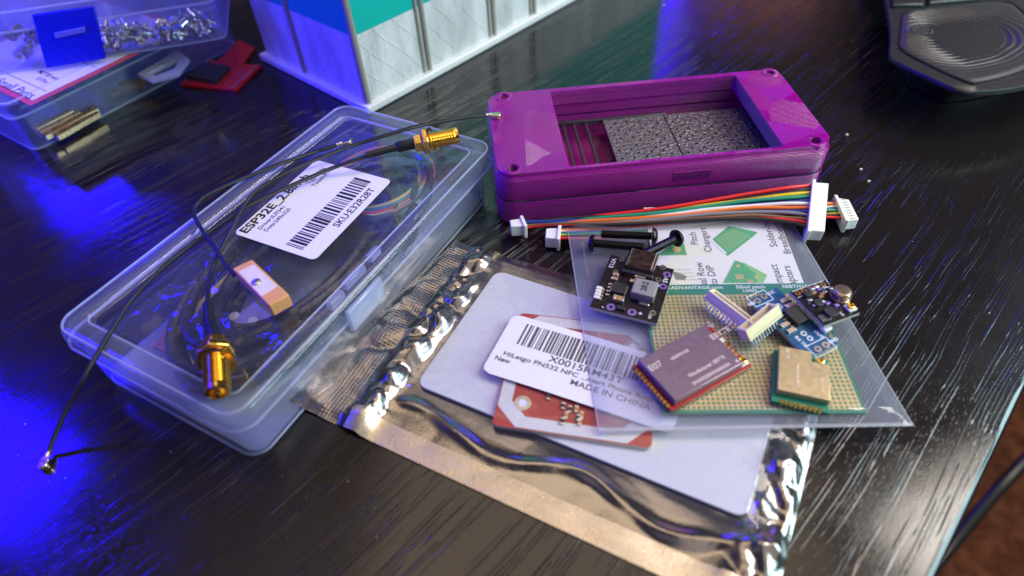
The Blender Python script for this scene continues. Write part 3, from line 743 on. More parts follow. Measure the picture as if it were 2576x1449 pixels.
for h in hs:
    zr = [[(h.x + x, h.y + y, z) for x, y in circ(r_, 22)] for z, r_ in ((HCASE - .1, 3.4), (HCASE + .25, 3.0), (HCASE + .2, 2.0), (HCASE - 3, 1.8), (HCASE - 3, 2.6))]
    MB().loft(zr, False, False, closed=True).build('screw_boss', PURPLE, cs, smooth=50)
# inner window lip, walls of the well
zring([[(x, y, z) for x, y in rrect(ww + 2 * i_, wd + 2 * i_, .8, 3, wcx, wcy)] for i_, z in ((.02, 18.5), (.02, 15.2), (1.2, 15.2), (1.2, 18.5))], 'window_lip', PURPLE, cs)
# grey perforated panels with a seam between them, and slats left of them
pz = 9.2
gq = [C_(u, v, pz) for u, v in ((1512, 273), (1668, 259), (1875, 243.6), (1962, 372), (1704, 392), (1546.6, 407.6))]
gx0 = (gq[0].x + gq[5].x) / 2; gxm = (gq[1].x + gq[4].x) / 2
gy1 = dC / 2 - 6.5; gy0 = -dC / 2 + 3
def perfpanel(x0, x1, name='mesh_panel'):
    holes = []; k = 0; y = gy0 + 2.2
    while y < gy1 - 1.5:
        x = x0 + 2.0 + (k % 2) * 2.2
        while x < x1 - 1.5: holes.append(circ(.55, 8, x, y)); x += 4.4
        y += 2.5; k += 1
    o = plate(name, [[(x0, gy0), (x1, gy0), (x1, gy1), (x0, gy1)]] + holes, pz - 1.6, pz, PANEL, cs)
    return o
perfpanel(gx0, gxm - .25); perfpanel(gxm + .25, wC / 2 - 8)
sl = [C_(u, v, pz).x for u, v in ((1424, 340), (1452, 340), (1483, 340), (1509, 340))]
dk = simple('smoked_slat', (.045, .035, .05), .22, 0, .7)
for x in sl[:3]: MB().box(x, (gy0 + gy1) / 2, pz - .9, 1.1, gy1 - gy0, 1.4).build('slat', dk, cs, bevel=.2)
MB().box((sl[0] + gxm) / 2 - 3, gy1 + .9, pz - .6, gxm - sl[0] + 8, 1.5, 1.8).build('slat_rail', dk, cs, bevel=.2)
# slot on the front wall and the faint engraved mark
s0, s1 = C_(1703, 450, 15), C_(1795, 444, 15)
s_x0, s_x1 = C_(1703, 452, 16).x, C_(1796, 444, 16).x
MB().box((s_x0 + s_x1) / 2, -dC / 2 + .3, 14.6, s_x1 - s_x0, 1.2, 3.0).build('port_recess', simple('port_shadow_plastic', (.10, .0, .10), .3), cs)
MB().box((s_x0 + s_x1) / 2, -dC / 2 - .1, 16.3, s_x1 - s_x0 + .8, .5, .4).box((s_x0 + s_x1) / 2, -dC / 2 - .1, 13.0, s_x1 - s_x0 + .8, .5, .3).build('port_lip', PURPLE, cs)
mk = MB(); ex0, ex1 = C_(1358, 545, 3).x, C_(1440, 540, 3).x
for a_, b_, zz, hh in ((ex0, ex1, 7.6, .12), (ex0 + 1, ex1 - 1, 3.2, .12)): mk.box((a_ + b_) / 2, -dC / 2 - .02, zz, b_ - a_, .12, hh)
mk.box(ex0, -dC / 2 - .02, 5.4, .12, .12, 4.4)
mk.build('engraved_outline', PURPLE, cs)

# ================================================================ WIRE HARNESSES
def w2l(p, o): return Vector((p[0] - o[0], p[1] - o[1], p[2] - o[2]))
def slabq(mb, q, h):
    "q: four top corners (any plane); thickness h below"
    n = (q[1] - q[0]).cross(q[3] - q[0]).normalized()
    if n.z < 0: n = -n
    b_ = [p - n * h for p in q]
    mb.add(list(q) + b_, [(0, 1, 2, 3), (7, 6, 5, 4), (0, 4, 5, 1), (1, 5, 6, 2), (2, 6, 7, 3), (3, 7, 4, 0)])
    return n
def connector(name, parent, o, qpix, flange, h, mat, slots=0, side=3):
    q = [w2l(P(*p), o) for p in qpix]; mb = MB(); n = slabq(mb, q, h)
    c = mb.build(name, mat, parent, bevel=.25)
    # flange along the wire side (edge q0-q3)
    fx = (q[0] - q[1]).normalized()
    f0, f3 = q[0] + (q[0] - q[3]).normalized() * .8, q[3] + (q[3] - q[0]).normalized() * .8
    fq = [f0 + fx * .9 + n * .55, f0 - fx * .2 + n * .55, f3 - fx * .2 + n * .55, f3 + fx * .9 + n * .55]
    mb = MB(); slabq(mb, fq, h + 1.0); mb.build('flange', mat, c, bevel=.2)
    if slots:
        mb = MB()
        for k in range(slots):
            f = (k + .5) / slots; a_ = q[0].lerp(q[3], f).lerp(q[1].lerp(q[2], f), .25); b_ = q[0].lerp(q[3], f).lerp(q[1].lerp(q[2], f), .7)
            s_ = (q[3] - q[0]).normalized() * .25
            slabq(mb, [a_ - s_ + n * .02, b_ - s_ + n * .02, b_ + s_ + n * .02, a_ + s_ + n * .02], .03)
        mb.build('terminal_slots', simple('slot_shadow_grey', (.35, .34, .31), .5), c)
    return q, n
def harness(name, label, right_q, right_wires, colors, left_q, left_wires, mids, o, h, slots, rw=.62):
    hn = thing(name, label, 'wire harness', Fr(o, 0), 'wire harnesses in front of the purple case')
    rq, n = connector('wide_plug', hn, o, right_q, 1, h, whiteplast, slots)
    lq, n2 = connector('narrow_plug', hn, o, left_q, -1, 4.2, whiteplast)
    k = len(colors)
    for i, cn in enumerate(colors):
        f = i / (k - 1)
        R0 = w2l(P(*right_wires[0]), o).lerp(w2l(P(*right_wires[1]), o), f)
        L0 = w2l(P(*left_wires[0]), o).lerp(w2l(P(*left_wires[1]), o), (f * 3.1 + .11) % 1.0 if k > 9 else f)
        ps = [R0 + Vector((1.5, 0, 0)), R0]
        for (ua, va, za), (ub, vb, zb2) in mids:
            a_, b_ = w2l(P(ua, va, za), o), w2l(P(ub, vb, zb2), o)
            ps.append(a_.lerp(b_, f) + Vector((0, 0, .5 * sin(i * 2.3 + ua))))
        ps += [L0, L0 + Vector((-1.2, 0, 0))]
        MB().tube(spline(ps, 9), rw, 8).build('wire', WIRE[cn], hn, smooth=60)
    return hn
oA = P(1700, 560, 0)
harness('wire_harness', 'upper of two ribbon wire harnesses, with the widest white plug leaning on the purple case',
        [(2050, 458, 12), (2085, 460.6, 12), (2075, 582, 9), (2038, 580, 9)], [(2046, 466, 11), (2034, 572, 8)],
        ['red', 'black', 'yellow', 'green', 'blue', 'white', 'orange', 'blue', 'grey', 'brown', 'red', 'black'],
        [(1310, 549, 7), (1282, 553, 7), (1285, 570, 7), (1318, 568, 7)], [(1313, 556, 6), (1316, 573, 4)],
        [((1975, 476, 11), (1985, 562, 7.5)), ((1880, 491, 10), (1900, 553, 7.5)), ((1780, 508, 9), (1780, 555, 7.5)), ((1660, 528, 8), (1660, 563, 7)), ((1540, 541, 7), (1540, 568, 6)), ((1400, 553, 6), (1400, 566, 5))],
        oA, 4.5, 0)
harness('wire_harness', 'lower ribbon wire harness, with the smaller slotted white plug lying on the bare desk',
        [(2106, 497, 5.5), (2136, 501.5, 5.5), (2161, 551, 5.5), (2132, 555, 5.5)], [(2103, 507, 4.2), (2124, 549, 4.2)],
        ['blue', 'orange', 'white', 'blue', 'green', 'yellow', 'black', 'red'],
        [(1405, 573, 5), (1374, 574, 5), (1371.5, 598, 5), (1402, 600, 5)], [(1405, 577, 4), (1403, 599, 4)],
        [((2060, 512, 4.5), (2060, 549, 4)), ((1950, 533, 4.2), (1950, 564, 3.6)), ((1800, 556, 4.5), (1800, 577, 4)), ((1650, 566, 4.5), (1650, 592, 4)), ((1520, 573, 4), (1520, 600, 3.6))],
        P(1750, 580, 0), 4.0, 8, .52)

# ================================================================ CLEAR FLAT BAG, CARD AND PERFBOARD
ZB = 4.4
bq = [P(1433, 618, ZB), P(2018, 600, ZB), P(2299, 1072, ZB), P(1505, 1086, ZB)]
frG = Fr((bq[3].x, bq[3].y, ZB), math.atan2(bq[2].y - bq[3].y, bq[2].x - bq[3].x))
bl = [frG.xy(p.x, p.y) for p in bq]
topy = bl[0].y + 9
top_l = bl[3].lerp(bl[0], topy / bl[0].y); top_r = bl[2].lerp(bl[1], (topy - bl[2].y) / (bl[1].y - bl[2].y))
def bagsheet(z):
    def fn(u, v):
        a_ = bl[3].lerp(bl[2], u); b_ = top_l.lerp(top_r, u); p = a_.lerp(b_, v)
        return (p.x, p.y, z + .4 * wave(p.x, p.y, 1, .06, z) * (1.0 if z > .5 else .3) + (.5 if z > .5 else 0) * (u * (1 - u) * v * (1 - v) * 16 - 1) * .6)
    return fn
def topsheet(u, v):
    a_ = bl[3].lerp(bl[2], u); b_ = top_l.lerp(top_r, u); p = a_.lerp(b_, v)
    e = smooth(0, .05, min(u, 1 - u, v))
    w_ = noise.fractal(Vector((p.x * .05, p.y * .05, 4)), .8, 2.1, 3)
    return (p.x, p.y, .12 + 1.6 * e + .55 * w_ * e * smooth(.30, .0, min(u, 1 - u, v)) - (0 if e < 1 else 0))
bag = thing('clear_bag', 'flat clear plastic bag holding the green perforated board and a printed card', 'plastic bag', frG)
MB().grid(bagsheet(0), 24, 24).build('bottom_film', bagback, bag)
MB().grid(topsheet, 60, 60).build('top_film', bagfilm, bag)
def strip(a_, b_, wdt):
    d = (b_ - a_).normalized(); n_ = Vector((-d.y, d.x)) * wdt
    return [(a_.x, a_.y), (b_.x, b_.y), (b_.x + n_.x, b_.y + n_.y), (a_.x + n_.x, a_.y + n_.y)]
sealm = clear_plastic('bag_seal_film', tint=(.9, .88, .85), base=.35, edge=.7, rough=.2, bmp=.2, bs=.6)
MB().prism(strip(bl[3], bl[2], 1.0), -.05, .25).prism(strip(bl[2], top_r, .35), -.05, .2).prism(strip(top_l, bl[3], .35), -.05, .2).build('bag_seal', sealm, bag, bevel=.2)
# perfboard
frF, wF, dF = rectfit([(1602, 712), (2047, 717), (2186, 1046), (1678, 1031)], ZB + 1.5, ZB + .45)
pf = thing('perforated_board', 'green circuit board covered by a grid of gold pads inside the clear bag', 'circuit board', frF)
MB().box(0, 0, .55, wF, dF, 1.0).build('board', PERF, pf, bevel=.1)
text('PROTO-ADVANTAGE.com', 1.7, silk, pf, frF.L(1735, 720, 1.1).x - 1.5, dF / 2 - 1.4, 1.09, 0, 1.1, .02)
text('50mil pitch', 1.7, silk, pf, frF.L(1888, 723, 1.1).x, dF / 2 - 1.4, 1.09, 0, 1.1, .02)
text('SBBTH1506', 1.7, silk, pf, frF.L(2010, 726, 1.1).x, dF / 2 - 1.4, 1.09, 0, 1.1, .02)
text('L0403', 1.5, silk, pf, frF.L(1888, 735, 1.1).x, dF / 2 - 2.9, 1.09, 0, 1.1, .02)
# printed card
cq_ = [P(1433, 618, ZB + .4), P(2030, 600, ZB + .4)]
frK = Fr((frF.o.x, frF.o.y, ZB + .45), frF.a)
kc = thing('printed_card', 'cream paper card with green board pictures and sideways words inside the clear bag', 'card', frK)
kx0, kx1 = frK.L(1640, 640, 0).x, frK.L(2005, 660, 0).x
ky0, ky1 = dF / 2 + .3, frK.L(1800, 560, 0).y + 8
paperm = simple('cream_paper', (.80, .75, .70), .5, var=.03)
# slightly slanted right side as in the photo
r0, r1 = frK.L(2023, 716, 0), frK.L(1968, 575, 0)
MB().prism([(kx0, ky0), (r0.x, ky0), (r1.x + (r1.x - r0.x) * (ky1 - r1.y) / (r1.y - r0.y) * 1, ky1), (kx0, ky1)], .0, .2).build('paper', paperm, kc)
grn = simple('printed_green', (.06, .36, .13), .5, var=.2); grn2 = simple('printed_light_green', (.22, .50, .16), .5); copper_ = simple('printed_copper', (.70, .42, .18), .5)
def kpoly(pixs, z, mat, name, parent):
    return MB().prism([(p.x, p.y) for p in (frK.L(u, v, 0) for u, v in pixs)], z, z + .03).build(name, mat, parent)
pic = kpoly([(1792, 603), (1833, 570), (1905, 585), (1902, 590), (1830, 646)], .22, grn, 'board_picture', kc)
kpoly([(1788, 607), (1793, 606), (1828, 638), (1823, 641)], .26, whitep, 'header_picture', pic)
dm = MB()
for i in range(13):
    for j in range(17):
        a_ = frK.L(1803, 604, 0).lerp(frK.L(1832, 634, 0), i / 12); b_ = frK.L(1845, 578, 0).lerp(frK.L(1884, 596, 0), i / 12); p = a_.lerp(b_, j / 16)
        dm.box(p.x, p.y, .27, .22, .22, .02)
dm.build('dot_pattern', simple('printed_dots', (.55, .60, .25), .5), pic)
pic2 = kpoly([(1680, 625), (1716, 600), (1728, 643), (1650, 644)], .22, grn, 'board_picture', kc)
p = frK.L(1702, 629, 0); MB().lathe((p.x, p.y, .25), (0, 0, 1), [(0, 1.3), (.03, 1.3)], 18).build('pad_picture', copper_, pic2)
pic3 = kpoly([(1848, 656), (1875, 664), (1930, 693), (1920, 713), (1818, 713)], .22, grn2, 'board_picture', kc)
kpoly([(1848, 658), (1868, 664), (1900, 690), (1905, 713), (1820, 713)], .26, grn, 'board_face_picture', pic3)
fm = MB()
for i in range(5):
    p = frK.L(1852 + i * 4, 698, 0); fm.box(p.x, p.y, .31, .28, 1.9, .02)
    p = frK.L(1880 + i * 3.4, 709, 0); fm.box(p.x, p.y, .31, .24, 1.2, .02)
for u, v in ((1856, 671), (1902, 699)):
    p = frK.L(u, v, 0); fm.lathe((p.x, p.y, .30), (0, 0, 1), [(0, .55), (.02, .55)], 14)
fm.build('pad_picture', copper_, pic3)
pic4 = MB()
for i in range(4):
    a_, b_ = frK.L(1700, 680 + i * 8.5, 0), frK.L(1738 + i * 6, 680 + i * 8.5, 0)
    pic4.box((a_.x + b_.x) / 2, a_.y, .24, b_.x - a_.x, .35, .03)
pic4.build('lead_picture', simple('printed_tan', (.62, .50, .30), .5), kc)
kpoly([(1690, 683), (1712, 690), (1728, 697), (1722, 706), (1700, 704)], .28, simple('printed_grey', (.18, .18, .19), .5), 'chip_picture', kc)
inkg = simple('printed_dark_grey', (.06, .06, .07), .6)
for b_, u, v, s_ in (('Pitch', 1745, 601, 3.2), ('Changers', 1775, 604, 3.2), ('Solder-In', 1937, 592, 3.2), ('Breadboards', 1966, 597, 3.2), ('Dual Row', 1768, 706, 3.3), ('to DIP', 1793, 701, 3.3), ('Compact', 1960, 709, 3.3), ('Adapters', 1993, 712, 3.3)):
    p = frK.L(u, v, 0)
    if b_ in ('Dual Row', 'Compact', 'to DIP', 'Adapters'):
        text(b_, s_, inkg, kc, p.x, p.y + 1.2, .24, pi / 2, .95, .01)
    else: text(b_, s_, inkg, kc, p.x, p.y, .24, pi / 2, .95, .01)
ZM = ZB + 2.25       # top of the bag: everything on it stands here

# ================================================================ BLACK SCREWS
def bolt(label, head, tip, rh=2.75, rs=1.35, zc_h=None, zt_=None):
    h, t_ = P(*head), P(*tip); ax = (t_ - h); L_ = ax.length; ax.normalize()
    g_ = thing('machine_screw', label, 'screw', Fr(h, 0), 'black screws between harness and charger board')
    hd = MB().lathe(Vector((0, 0, 0)), -ax, [(0, rh), (.3, rh), (.9, rh * .93), (1.5, rh * .68), (1.75, rh * .4), (1.8, .9), (.9, .85)], 24).build('head', darkmetal, g_)
    prof = []; x = 0.05
    while x < L_ - .4:
        prof += [(x, rs * .84), (x + .14, rs), (x + .22, rs), (x + .36, rs * .84)]; x += .5
    prof += [(L_ - .2, rs * .8), (L_, rs * .6)]
    MB().lathe(Vector((0, 0, 0)), ax, prof, 16).build('threaded_shank', darkmetal, g_, smooth=20)
    return g_
bolt('black machine screw lying leftmost, its round head facing left', (1494, 612, ZM + 1.5), (1622, 622, ZM + 1.4))
bolt('black machine screw against the wires with its round head at the right end', (1640, 594, ZM + 2.6), (1512, 589, ZM + 1.7))
bolt('black machine screw lying diagonally with its tip by the metal USB socket', (1700, 600, ZM + 2.2), (1618, 640, ZM + 3.2))

# ================================================================ CHARGER BOARD
frQ, wQ, dQ = rectfit([(1540, 646), (1702.7, 675.4), (1648.5, 807.7), (1477.7, 770)], ZM + 2.0, ZM + .7)
ch = thing('charger_board', 'black circuit board with a metal USB socket and grey coil on the clear bag', 'circuit board', frQ, None, (R(1.5), 0))
MB().box(0, 0, .55, wQ, dQ, 1.1).build('board', boardedge, ch, bevel=.08)
MB().box(0, 0, 1.13, wQ - .05, dQ - .05, .07).build('solder_mask', blackpcb, ch)
ZQ = 1.18
def Q(u, v, z=ZQ): return frQ.L(u, v, z)
def pair_box(u0, v0, u1, v1, z): a_, b_ = Q(u0, v0, z), Q(u1, v1, z); return (a_ + b_) / 2, b_ - a_
usb = Q(1622, 652, 1.5)
usbm = simple('usb_shell_steel', (.50, .34, .32), .16, 1.0)
plate_pts = rrect(8.8, 3.15, 1.4, 6)
us = MB().loft([[(usb.x - .4 + x, dQ / 2 + 1.5, 1.25 + 1.6 + y) for x, y in plate_pts], [(usb.x - .4 + x, dQ / 2 - 5.6, 1.25 + 1.6 + y) for x, y in plate_pts]]).build('usb_socket', usbm, ch, smooth=40)
MB().box(usb.x - .4, dQ / 2 - 6.3, 2.0, 9.2, 1.5, 1.7).build('plastic_insert', chip, us, bevel=.2)
um = MB()
for k in range(12): um.box(usb.x - .4 - 3.3 + k * .6, dQ / 2 - 7.5, 1.3, .3, .9, .25)
um.build('solder_pins', gold, us)
ui = Q(1597, 724); ind = MB().box(Q(1620, 738).x, Q(1620, 738).y - .2, ZQ + 1.5, 6.6, 6.0, 3.0).build('inductor', inductgrey, ch, bevel=.35)
text('2R2', 2.3, ink, ind, Q(1620, 738).x, Q(1620, 738).y, ZQ + 3.03, pi / 2, 1.0, .05)
pch = Q(1557, 728); cm = MB().box(pch.x, pch.y, ZQ + .45, 3.9, 3.9, .9).build('controller_chip', chip, ch, bevel=.08)
lgm = MB()
for k in range(6):
    for sg in (-1, 1): lgm.box(pch.x + sg * 2.1, pch.y - 1.6 + k * .64, ZQ + .08, .5, .28, .14)
lgm.build('chip_legs', tin, ch)
for u, v, sx2, sy2, hh in ((1610, 700, 3.0, 1.7, 1.3), (1549, 694, 1.7, 1.1, .9), (1545, 704, 1.7, 1.1, .9), (1556, 755, 3.1, 1.7, 1.3), (1592, 711, 1.7, 1.0, .9), (1535, 716, .9, .6, .5), (1533, 724, .9, .6, .5), (1531, 733, .9, .6, .5), (1528, 742, .9, .6, .5)):
    p = Q(u, v); g_ = MB().box(p.x, p.y, ZQ + hh / 2, sx2 * .6, sy2, hh * .98).build('capacitor', capbrown, ch, bevel=.08)
    MB().box(p.x - sx2 * .4, p.y, ZQ + hh / 2, sx2 * .22, sy2 * 1.05, hh).box(p.x + sx2 * .4, p.y, ZQ + hh / 2, sx2 * .22, sy2 * 1.05, hh).build('end_cap', tin, g_, bevel=.06)
ledm = simple('led_white_body', (.75, .72, .62), .3)
for k in range(4):
    p = Q(1508 - k * 2.2, 726 + k * 7.5); g_ = MB().box(p.x, p.y, ZQ + .3, 1.7, 1.0, .6).build('led', ledm, ch, bevel=.06)
    MB().box(p.x + 1.15, p.y, ZQ + .2, .5, .7, .35).build('led_solder', tin, g_, bevel=.05)
violet = simple('violet_pad_plating', (.33, .20, .62), .3, .6)
for u, v, r_, mm in ((1537, 771, 1.25, violet), (1590, 784, 1.25, violet), (1667, 674, .95, silver), (1678, 692, 1.15, violet), (1656, 704, .9, silver), (1668, 721, 1.15, violet), (1564, 655, .85, silver), (1549, 684, .7, palegold), (1642, 786, .95, silver)):
    p = Q(u, v); plate('through_pad', [circ(r_, 20, p.x, p.y), circ(r_ * .45, 14, p.x, p.y)], ZQ, ZQ + .08, mm, ch)
for u, v, s_ in ((1562, 776, 1.0), (1620, 765, 1.2)):
    p = Q(u, v); MB().box(p.x, p.y, ZQ + .35, 2.4 * s_, 1.2, .7).build('diode', chip if s_ == 1.0 else silver, ch, bevel=.08)
text('5V', 1.9, silk, ch, Q(1675, 706).x, Q(1675, 706).y, ZQ + .03, pi / 2, 1, .03)
text('V713', 1.9, silk, ch, Q(1540, 663).x, Q(1540, 663).y, ZQ + .03, -pi / 2 + .0, 1, .02)
text('C2 +', 1.5, silk, ch, Q(1647, 717).x, Q(1647, 717).y, ZQ + .03, 0, 1, .02)
text('-', 2.2, silk, ch, Q(1517, 770).x, Q(1517, 770).y, ZQ + .03, 0, 1, .02)
text('+', 2.2, silk, ch, Q(1611, 788).x, Q(1611, 788).y, ZQ + .03, 0, 1, .02)
text('KEY', 1.1, silk, ch, Q(1640, 797).x - .5, Q(1640, 795).y, ZQ + .03, pi / 2, 1, .01)

# ================================================================ WHITE PIN HEADERS
def header(label, p0, p1, n_, h_w, hgt, pin_side, group='cream pin headers on the green perforated board', lift=.0, roll=0.0):
    a_, b_ = P(*p0), P(*p1); L_ = (b_ - a_).length; mid = (a_ + b_) / 2
    f_ = Fr(mid, math.atan2(b_.y - a_.y, b_.x - a_.x))
    t = thing('pin_header', label, 'connector', f_, group)
    t.rotation_euler = (roll, -math.asin((b_.z - a_.z) / L_), f_.a); t.rotation_mode = 'XYZ'
    W_, H_ = h_w, hgt
    mb = MB(); mb.box(0, 0, .5, L_, W_, 1.0)
    for s_ in (-1, 1): mb.box(0, s_ * (W_ / 2 - .3), H_ / 2 + .5, L_, .6, H_)
    for s_ in (-1, 1): mb.box(s_ * (L_ / 2 - .4), 0, H_ / 2 + .5, .8, W_ - 1.2, H_)
    mb.build('housing', cream, t, bevel=.12)
    pn = MB()
    for k in range(n_):
        x = -L_ / 2 + 1.6 + (L_ - 3.2) * k / (n_ - 1)
        pn.box(x, 0, H_ * .45, .3, .3, H_ * .6)
    pn.build('contact_pins', gold, t)
    lp = MB()
    for k in range(n_):
        x = -L_ / 2 + 1.6 + (L_ - 3.2) * k / (n_ - 1)
        lp.box(x, 0, -1.4, .38, .38, 2.9)
    lp.build('solder_tails', tin, t)
    return t
h1 = header('longer cream pin header, tilted, nearest the charger board', (1778, 750, ZM + 2.2), (1895, 840, ZM + 2.2), 13, 3.0, 2.5, -1, roll=R(-24))
h2 = header('shorter cream pin header with long tails, between the longer header and the gold module', (1876, 857, ZM + 2.6), (1958, 792, ZM + 4.6), 10, 3.5, 3.1, 1, roll=R(-34))

# ================================================================ RADIO MODULE WITH MAUVE SHIELD
frE, wE, dE = rectfit([(1585, 905), (1790, 812), (1905, 908), (1690, 1013)], ZM + 3.4, ZM + .1)
em = thing('radio_module', 'red edged radio module with a large mauve metal shield and gold edge pads', 'radio module', frE)
def E_(u, v, z): return frE.L(u, v, z)
MB().box(0, 0, .5, wE, dE, .95).build('board', dredpcb, em, bevel=.06)
shm = simple('mauve_brushed_shield', (.25, .175, .235), .36, .6, var=.04)
sx0 = E_(1591, 903, 3.4); sc0, sc1, sc2, sc3 = E_(1597, 905, 3.4), E_(1790, 812, 3.4), E_(1880, 912, 3.4), E_(1690, 1012, 3.4)
xA, xB_ = -wE / 2 + 1.4, wE / 2 - 2.6; yA, yB = -dE / 2 + .7, dE / 2 - .3
shl = MB().prism([(xA, yA), (xB_, yA), (xB_, yB), (xA, yB)], 1.0, 3.3).build('shield', shm, em, bevel=.25, seg=3)
etch = simple('etched_marking', (.62, .52, .48), .5, .3)
ZE = 3.33
def et(b_, u, v, s_, sxx=1.0): p = E_(u, v, 3.4); return text(b_, s_, etch, shl, p.x, p.y, ZE, 0, sxx, .05)
et('E07', 1649, 921, 2.6); et('400MM10S', 1710, 892, 1.15, 1.1); et('EBYTE', 1812, 838, 2.3)
et('Manufacturer: EBYTE', 1778, 921, 1.35); et('SN:3032200403000354', 1790, 940, 1.25)
am = MB(); p = E_(1795, 822, 3.4)
for k in range(3):
    pts_ = [(p.x + (0.5 + .4 * k) * cos(a), p.y - .2 + (0.5 + .4 * k) * sin(a), ZE + .02) for a in [pi / 2 + R(-60 + 15 * j) for j in range(9)]]
    am.tube(pts_, .07, 4)
am.lathe((p.x + 0, p.y + 1.9, ZE), (0, 0, 1), [(0, .3), (.04, .3)], 12)
q3 = E_(1868, 929, 3.4); am.lathe((xB_ - 1.2, yA + 1.2, ZE), (0, 0, 1), [(0, .45), (.04, .45)], 12)
am.build('antenna_mark', etch, shl)
gp = MB()
for k in range(11): gp.lathe((-wE / 2 + .45, -dE / 2 + 1.6 + (dE - 3.2) * k / 10, .98), (0, 0, 1), [(0, .52), (.12, .5)], 12)
for k in range(11): gp.box(-wE / 2 + .02, -dE / 2 + 1.6 + (dE - 3.2) * k / 10, .5, .14, .7, 1.0)
gp.build('edge_pads', gold, em)
def ufl(parent, x, y, z, r_=1.0):
    b_ = MB().box(x, y, z + .3, 2.7 * r_, 2.6 * r_, .6).build('antenna_socket', whiteplast, parent, bevel=.1)
    MB().lathe((x, y, z + .5), (0, 0, 1), [(0, 1.0 * r_), (.8, 1.0 * r_), (.85, .75 * r_), (.3, .7 * r_)], 18).build('socket_ring', gold, b_)
ufl(em, wE / 2 - 1.5, -dE / 2 + 2.0, 1.0)
om = MB()
for k in range(4): om.box(wE / 2 - 1.5, -dE / 2 + 4.6 + k * 1.3, 1.3, 1.6, .8, .6)
om.build('small_components', capbrown, em, bevel=.1)
MB().box(wE / 2 - 1.4, -dE / 2 + 9.8, 1.5, 1.6, 1.4, 1.0).build('white_component', silk, em, bevel=.1)

# ================================================================ GOLD MODULE
frO, wO, dO = rectfit([(1951, 880), (2085, 903), (2084, 1036), (1936, 1008)], ZM + 1.2, ZM + .1)
om_ = thing('radio_module', 'small green radio module with a gold metal shield at the bag corner', 'radio module', frO)
MB().box(0, 0, .5, wO, dO, .95).build('board', greenpcb, om_, bevel=.06)
goldsh = simple('warm_brushed_shield', (.58, .44, .25), .34, .6, var=.04)
gx0_, gx1_, gy0_, gy1_ = -wO / 2 + .9, wO / 2 - .2, -dO / 2 + 2.2, dO / 2 - .1
sh2 = MB().prism([(gx0_, gy0_), (gx1_, gy0_), (gx1_, gy1_ - 3.2), (gx1_ - 4.2, gy1_ - 3.2), (gx1_ - 4.2, gy1_), (gx0_, gy1_)], 1.0, 3.0).build('shield', goldsh, om_, bevel=.2, seg=3)
etch2 = simple('etched_gold_marking', (.80, .68, .48), .5, .3)
text('EBYTE', 1.1, etch2, sh2, gx0_ + 2.0, gy1_ - 2.2, 3.03, -pi / 2, 1, .03)
text('Manufacturer: EBYTE', .85, etch2, sh2, gx0_ + 4.6, gy0_ + 5.6, 3.03, -pi / 2, 1, .02)
text('SN:3032210', .8, etch2, sh2, gx0_ + 10.2, gy0_ + 4.2, 3.03, -pi / 2, 1, .02)
gp = MB()
for k in range(9): gp.lathe((-wO / 2 + 2.4 + (wO - 4.4) * k / 8, -dO / 2 + .5, .98), (0, 0, 1), [(0, .45), (.12, .43)], 12).box(-wO / 2 + 2.4 + (wO - 4.4) * k / 8, -dO / 2 + .02, .5, .6, .14, 1.0)
gp.build('edge_pads', gold, om_)
ufl(om_, wO / 2 - 2.0, dO / 2 - 1.7, 1.0, .85)

# ================================================================ BLUE BOARD
frV, wV, dV = rectfit([(1950, 728), (2116, 862), (2038, 897), (1877, 754)], ZM + 2.4, ZM + 1.3)
vb = thing('sensor_board', 'narrow blue circuit board lying under the small black one', 'circuit board', frV, None, (0, R(1)))
MB().box(0, 0, .5, wV, dV, .9).build('board', boardedge, vb, bevel=.05)
MB().box(0, 0, .98, wV - .05, dV - .05, .07).build('solder_mask', bluepcb, vb)
def V_(u, v): return frV.L(u, v, 1.1)
p = V_(1998, 800); vc = MB().box(p.x, p.y, 1.9, 5.6, 3.9, 1.6).build('chip', chip, vb, bevel=.15)
lg = MB()
for k in range(4):
    for sg in (-1, 1): lg.box(p.x - 2.0 + k * 1.33, p.y + sg * 2.5, 1.2, .5, 1.3, .3)
lg.build('chip_legs', tin, vb)
for u, v, a_ in ((1973, 818, 0), (1990, 832, 0), (1972, 757, 1), (1985, 770, 1)):
    p = V_(u, v); g_ = MB().box(p.x, p.y, 1.3, 1.2, 1.9, .6).build('resistor', simple('resistor_tan', (.55, .38, .32), .35), vb, bevel=.08)
    MB().box(p.x, p.y - 1.1, 1.3, 1.25, .5, .65).box(p.x, p.y + 1.1, 1.3, 1.25, .5, .65).build('end_cap', tin, g_, bevel=.05)
for u, v in ((1905, 757), (1921, 746), (2058, 876), (2078, 866)):
    p = V_(u, v); plate('through_pad', [circ(1.0, 18, p.x, p.y), circ(.45, 12, p.x, p.y)], 1.02, 1.1, simple('rosy_tin', (.66, .5, .42), .3, .8), vb)
for u, v in ((1934, 768), (1949, 779), (2022, 838), (2038, 850)):
    p = V_(u, v); plate('round_pad', [circ(.8, 16, p.x, p.y), circ(.5, 12, p.x, p.y)], 1.02, 1.08, silk, vb)
bxm = MB()
for (u0, v0), (u1, v1) in (((1896, 760), (1927, 742)), ((2048, 882), (2086, 862))):
    a_, b_ = V_(u0, v0), V_(u1, v1); cxx, cyy = (a_.x + b_.x) / 2, (a_.y + b_.y) / 2; hx, hy = 2.0, abs(b_.y - a_.y) / 2 + .7
    for s_ in (-1, 1): bxm.box(cxx + s_ * hx, cyy, 1.05, .2, 2 * hy, .05).box(cxx, cyy + s_ * hy, 1.05, 2 * hx, .2, .05)
bxm.build('white_outlines', silk, vb)
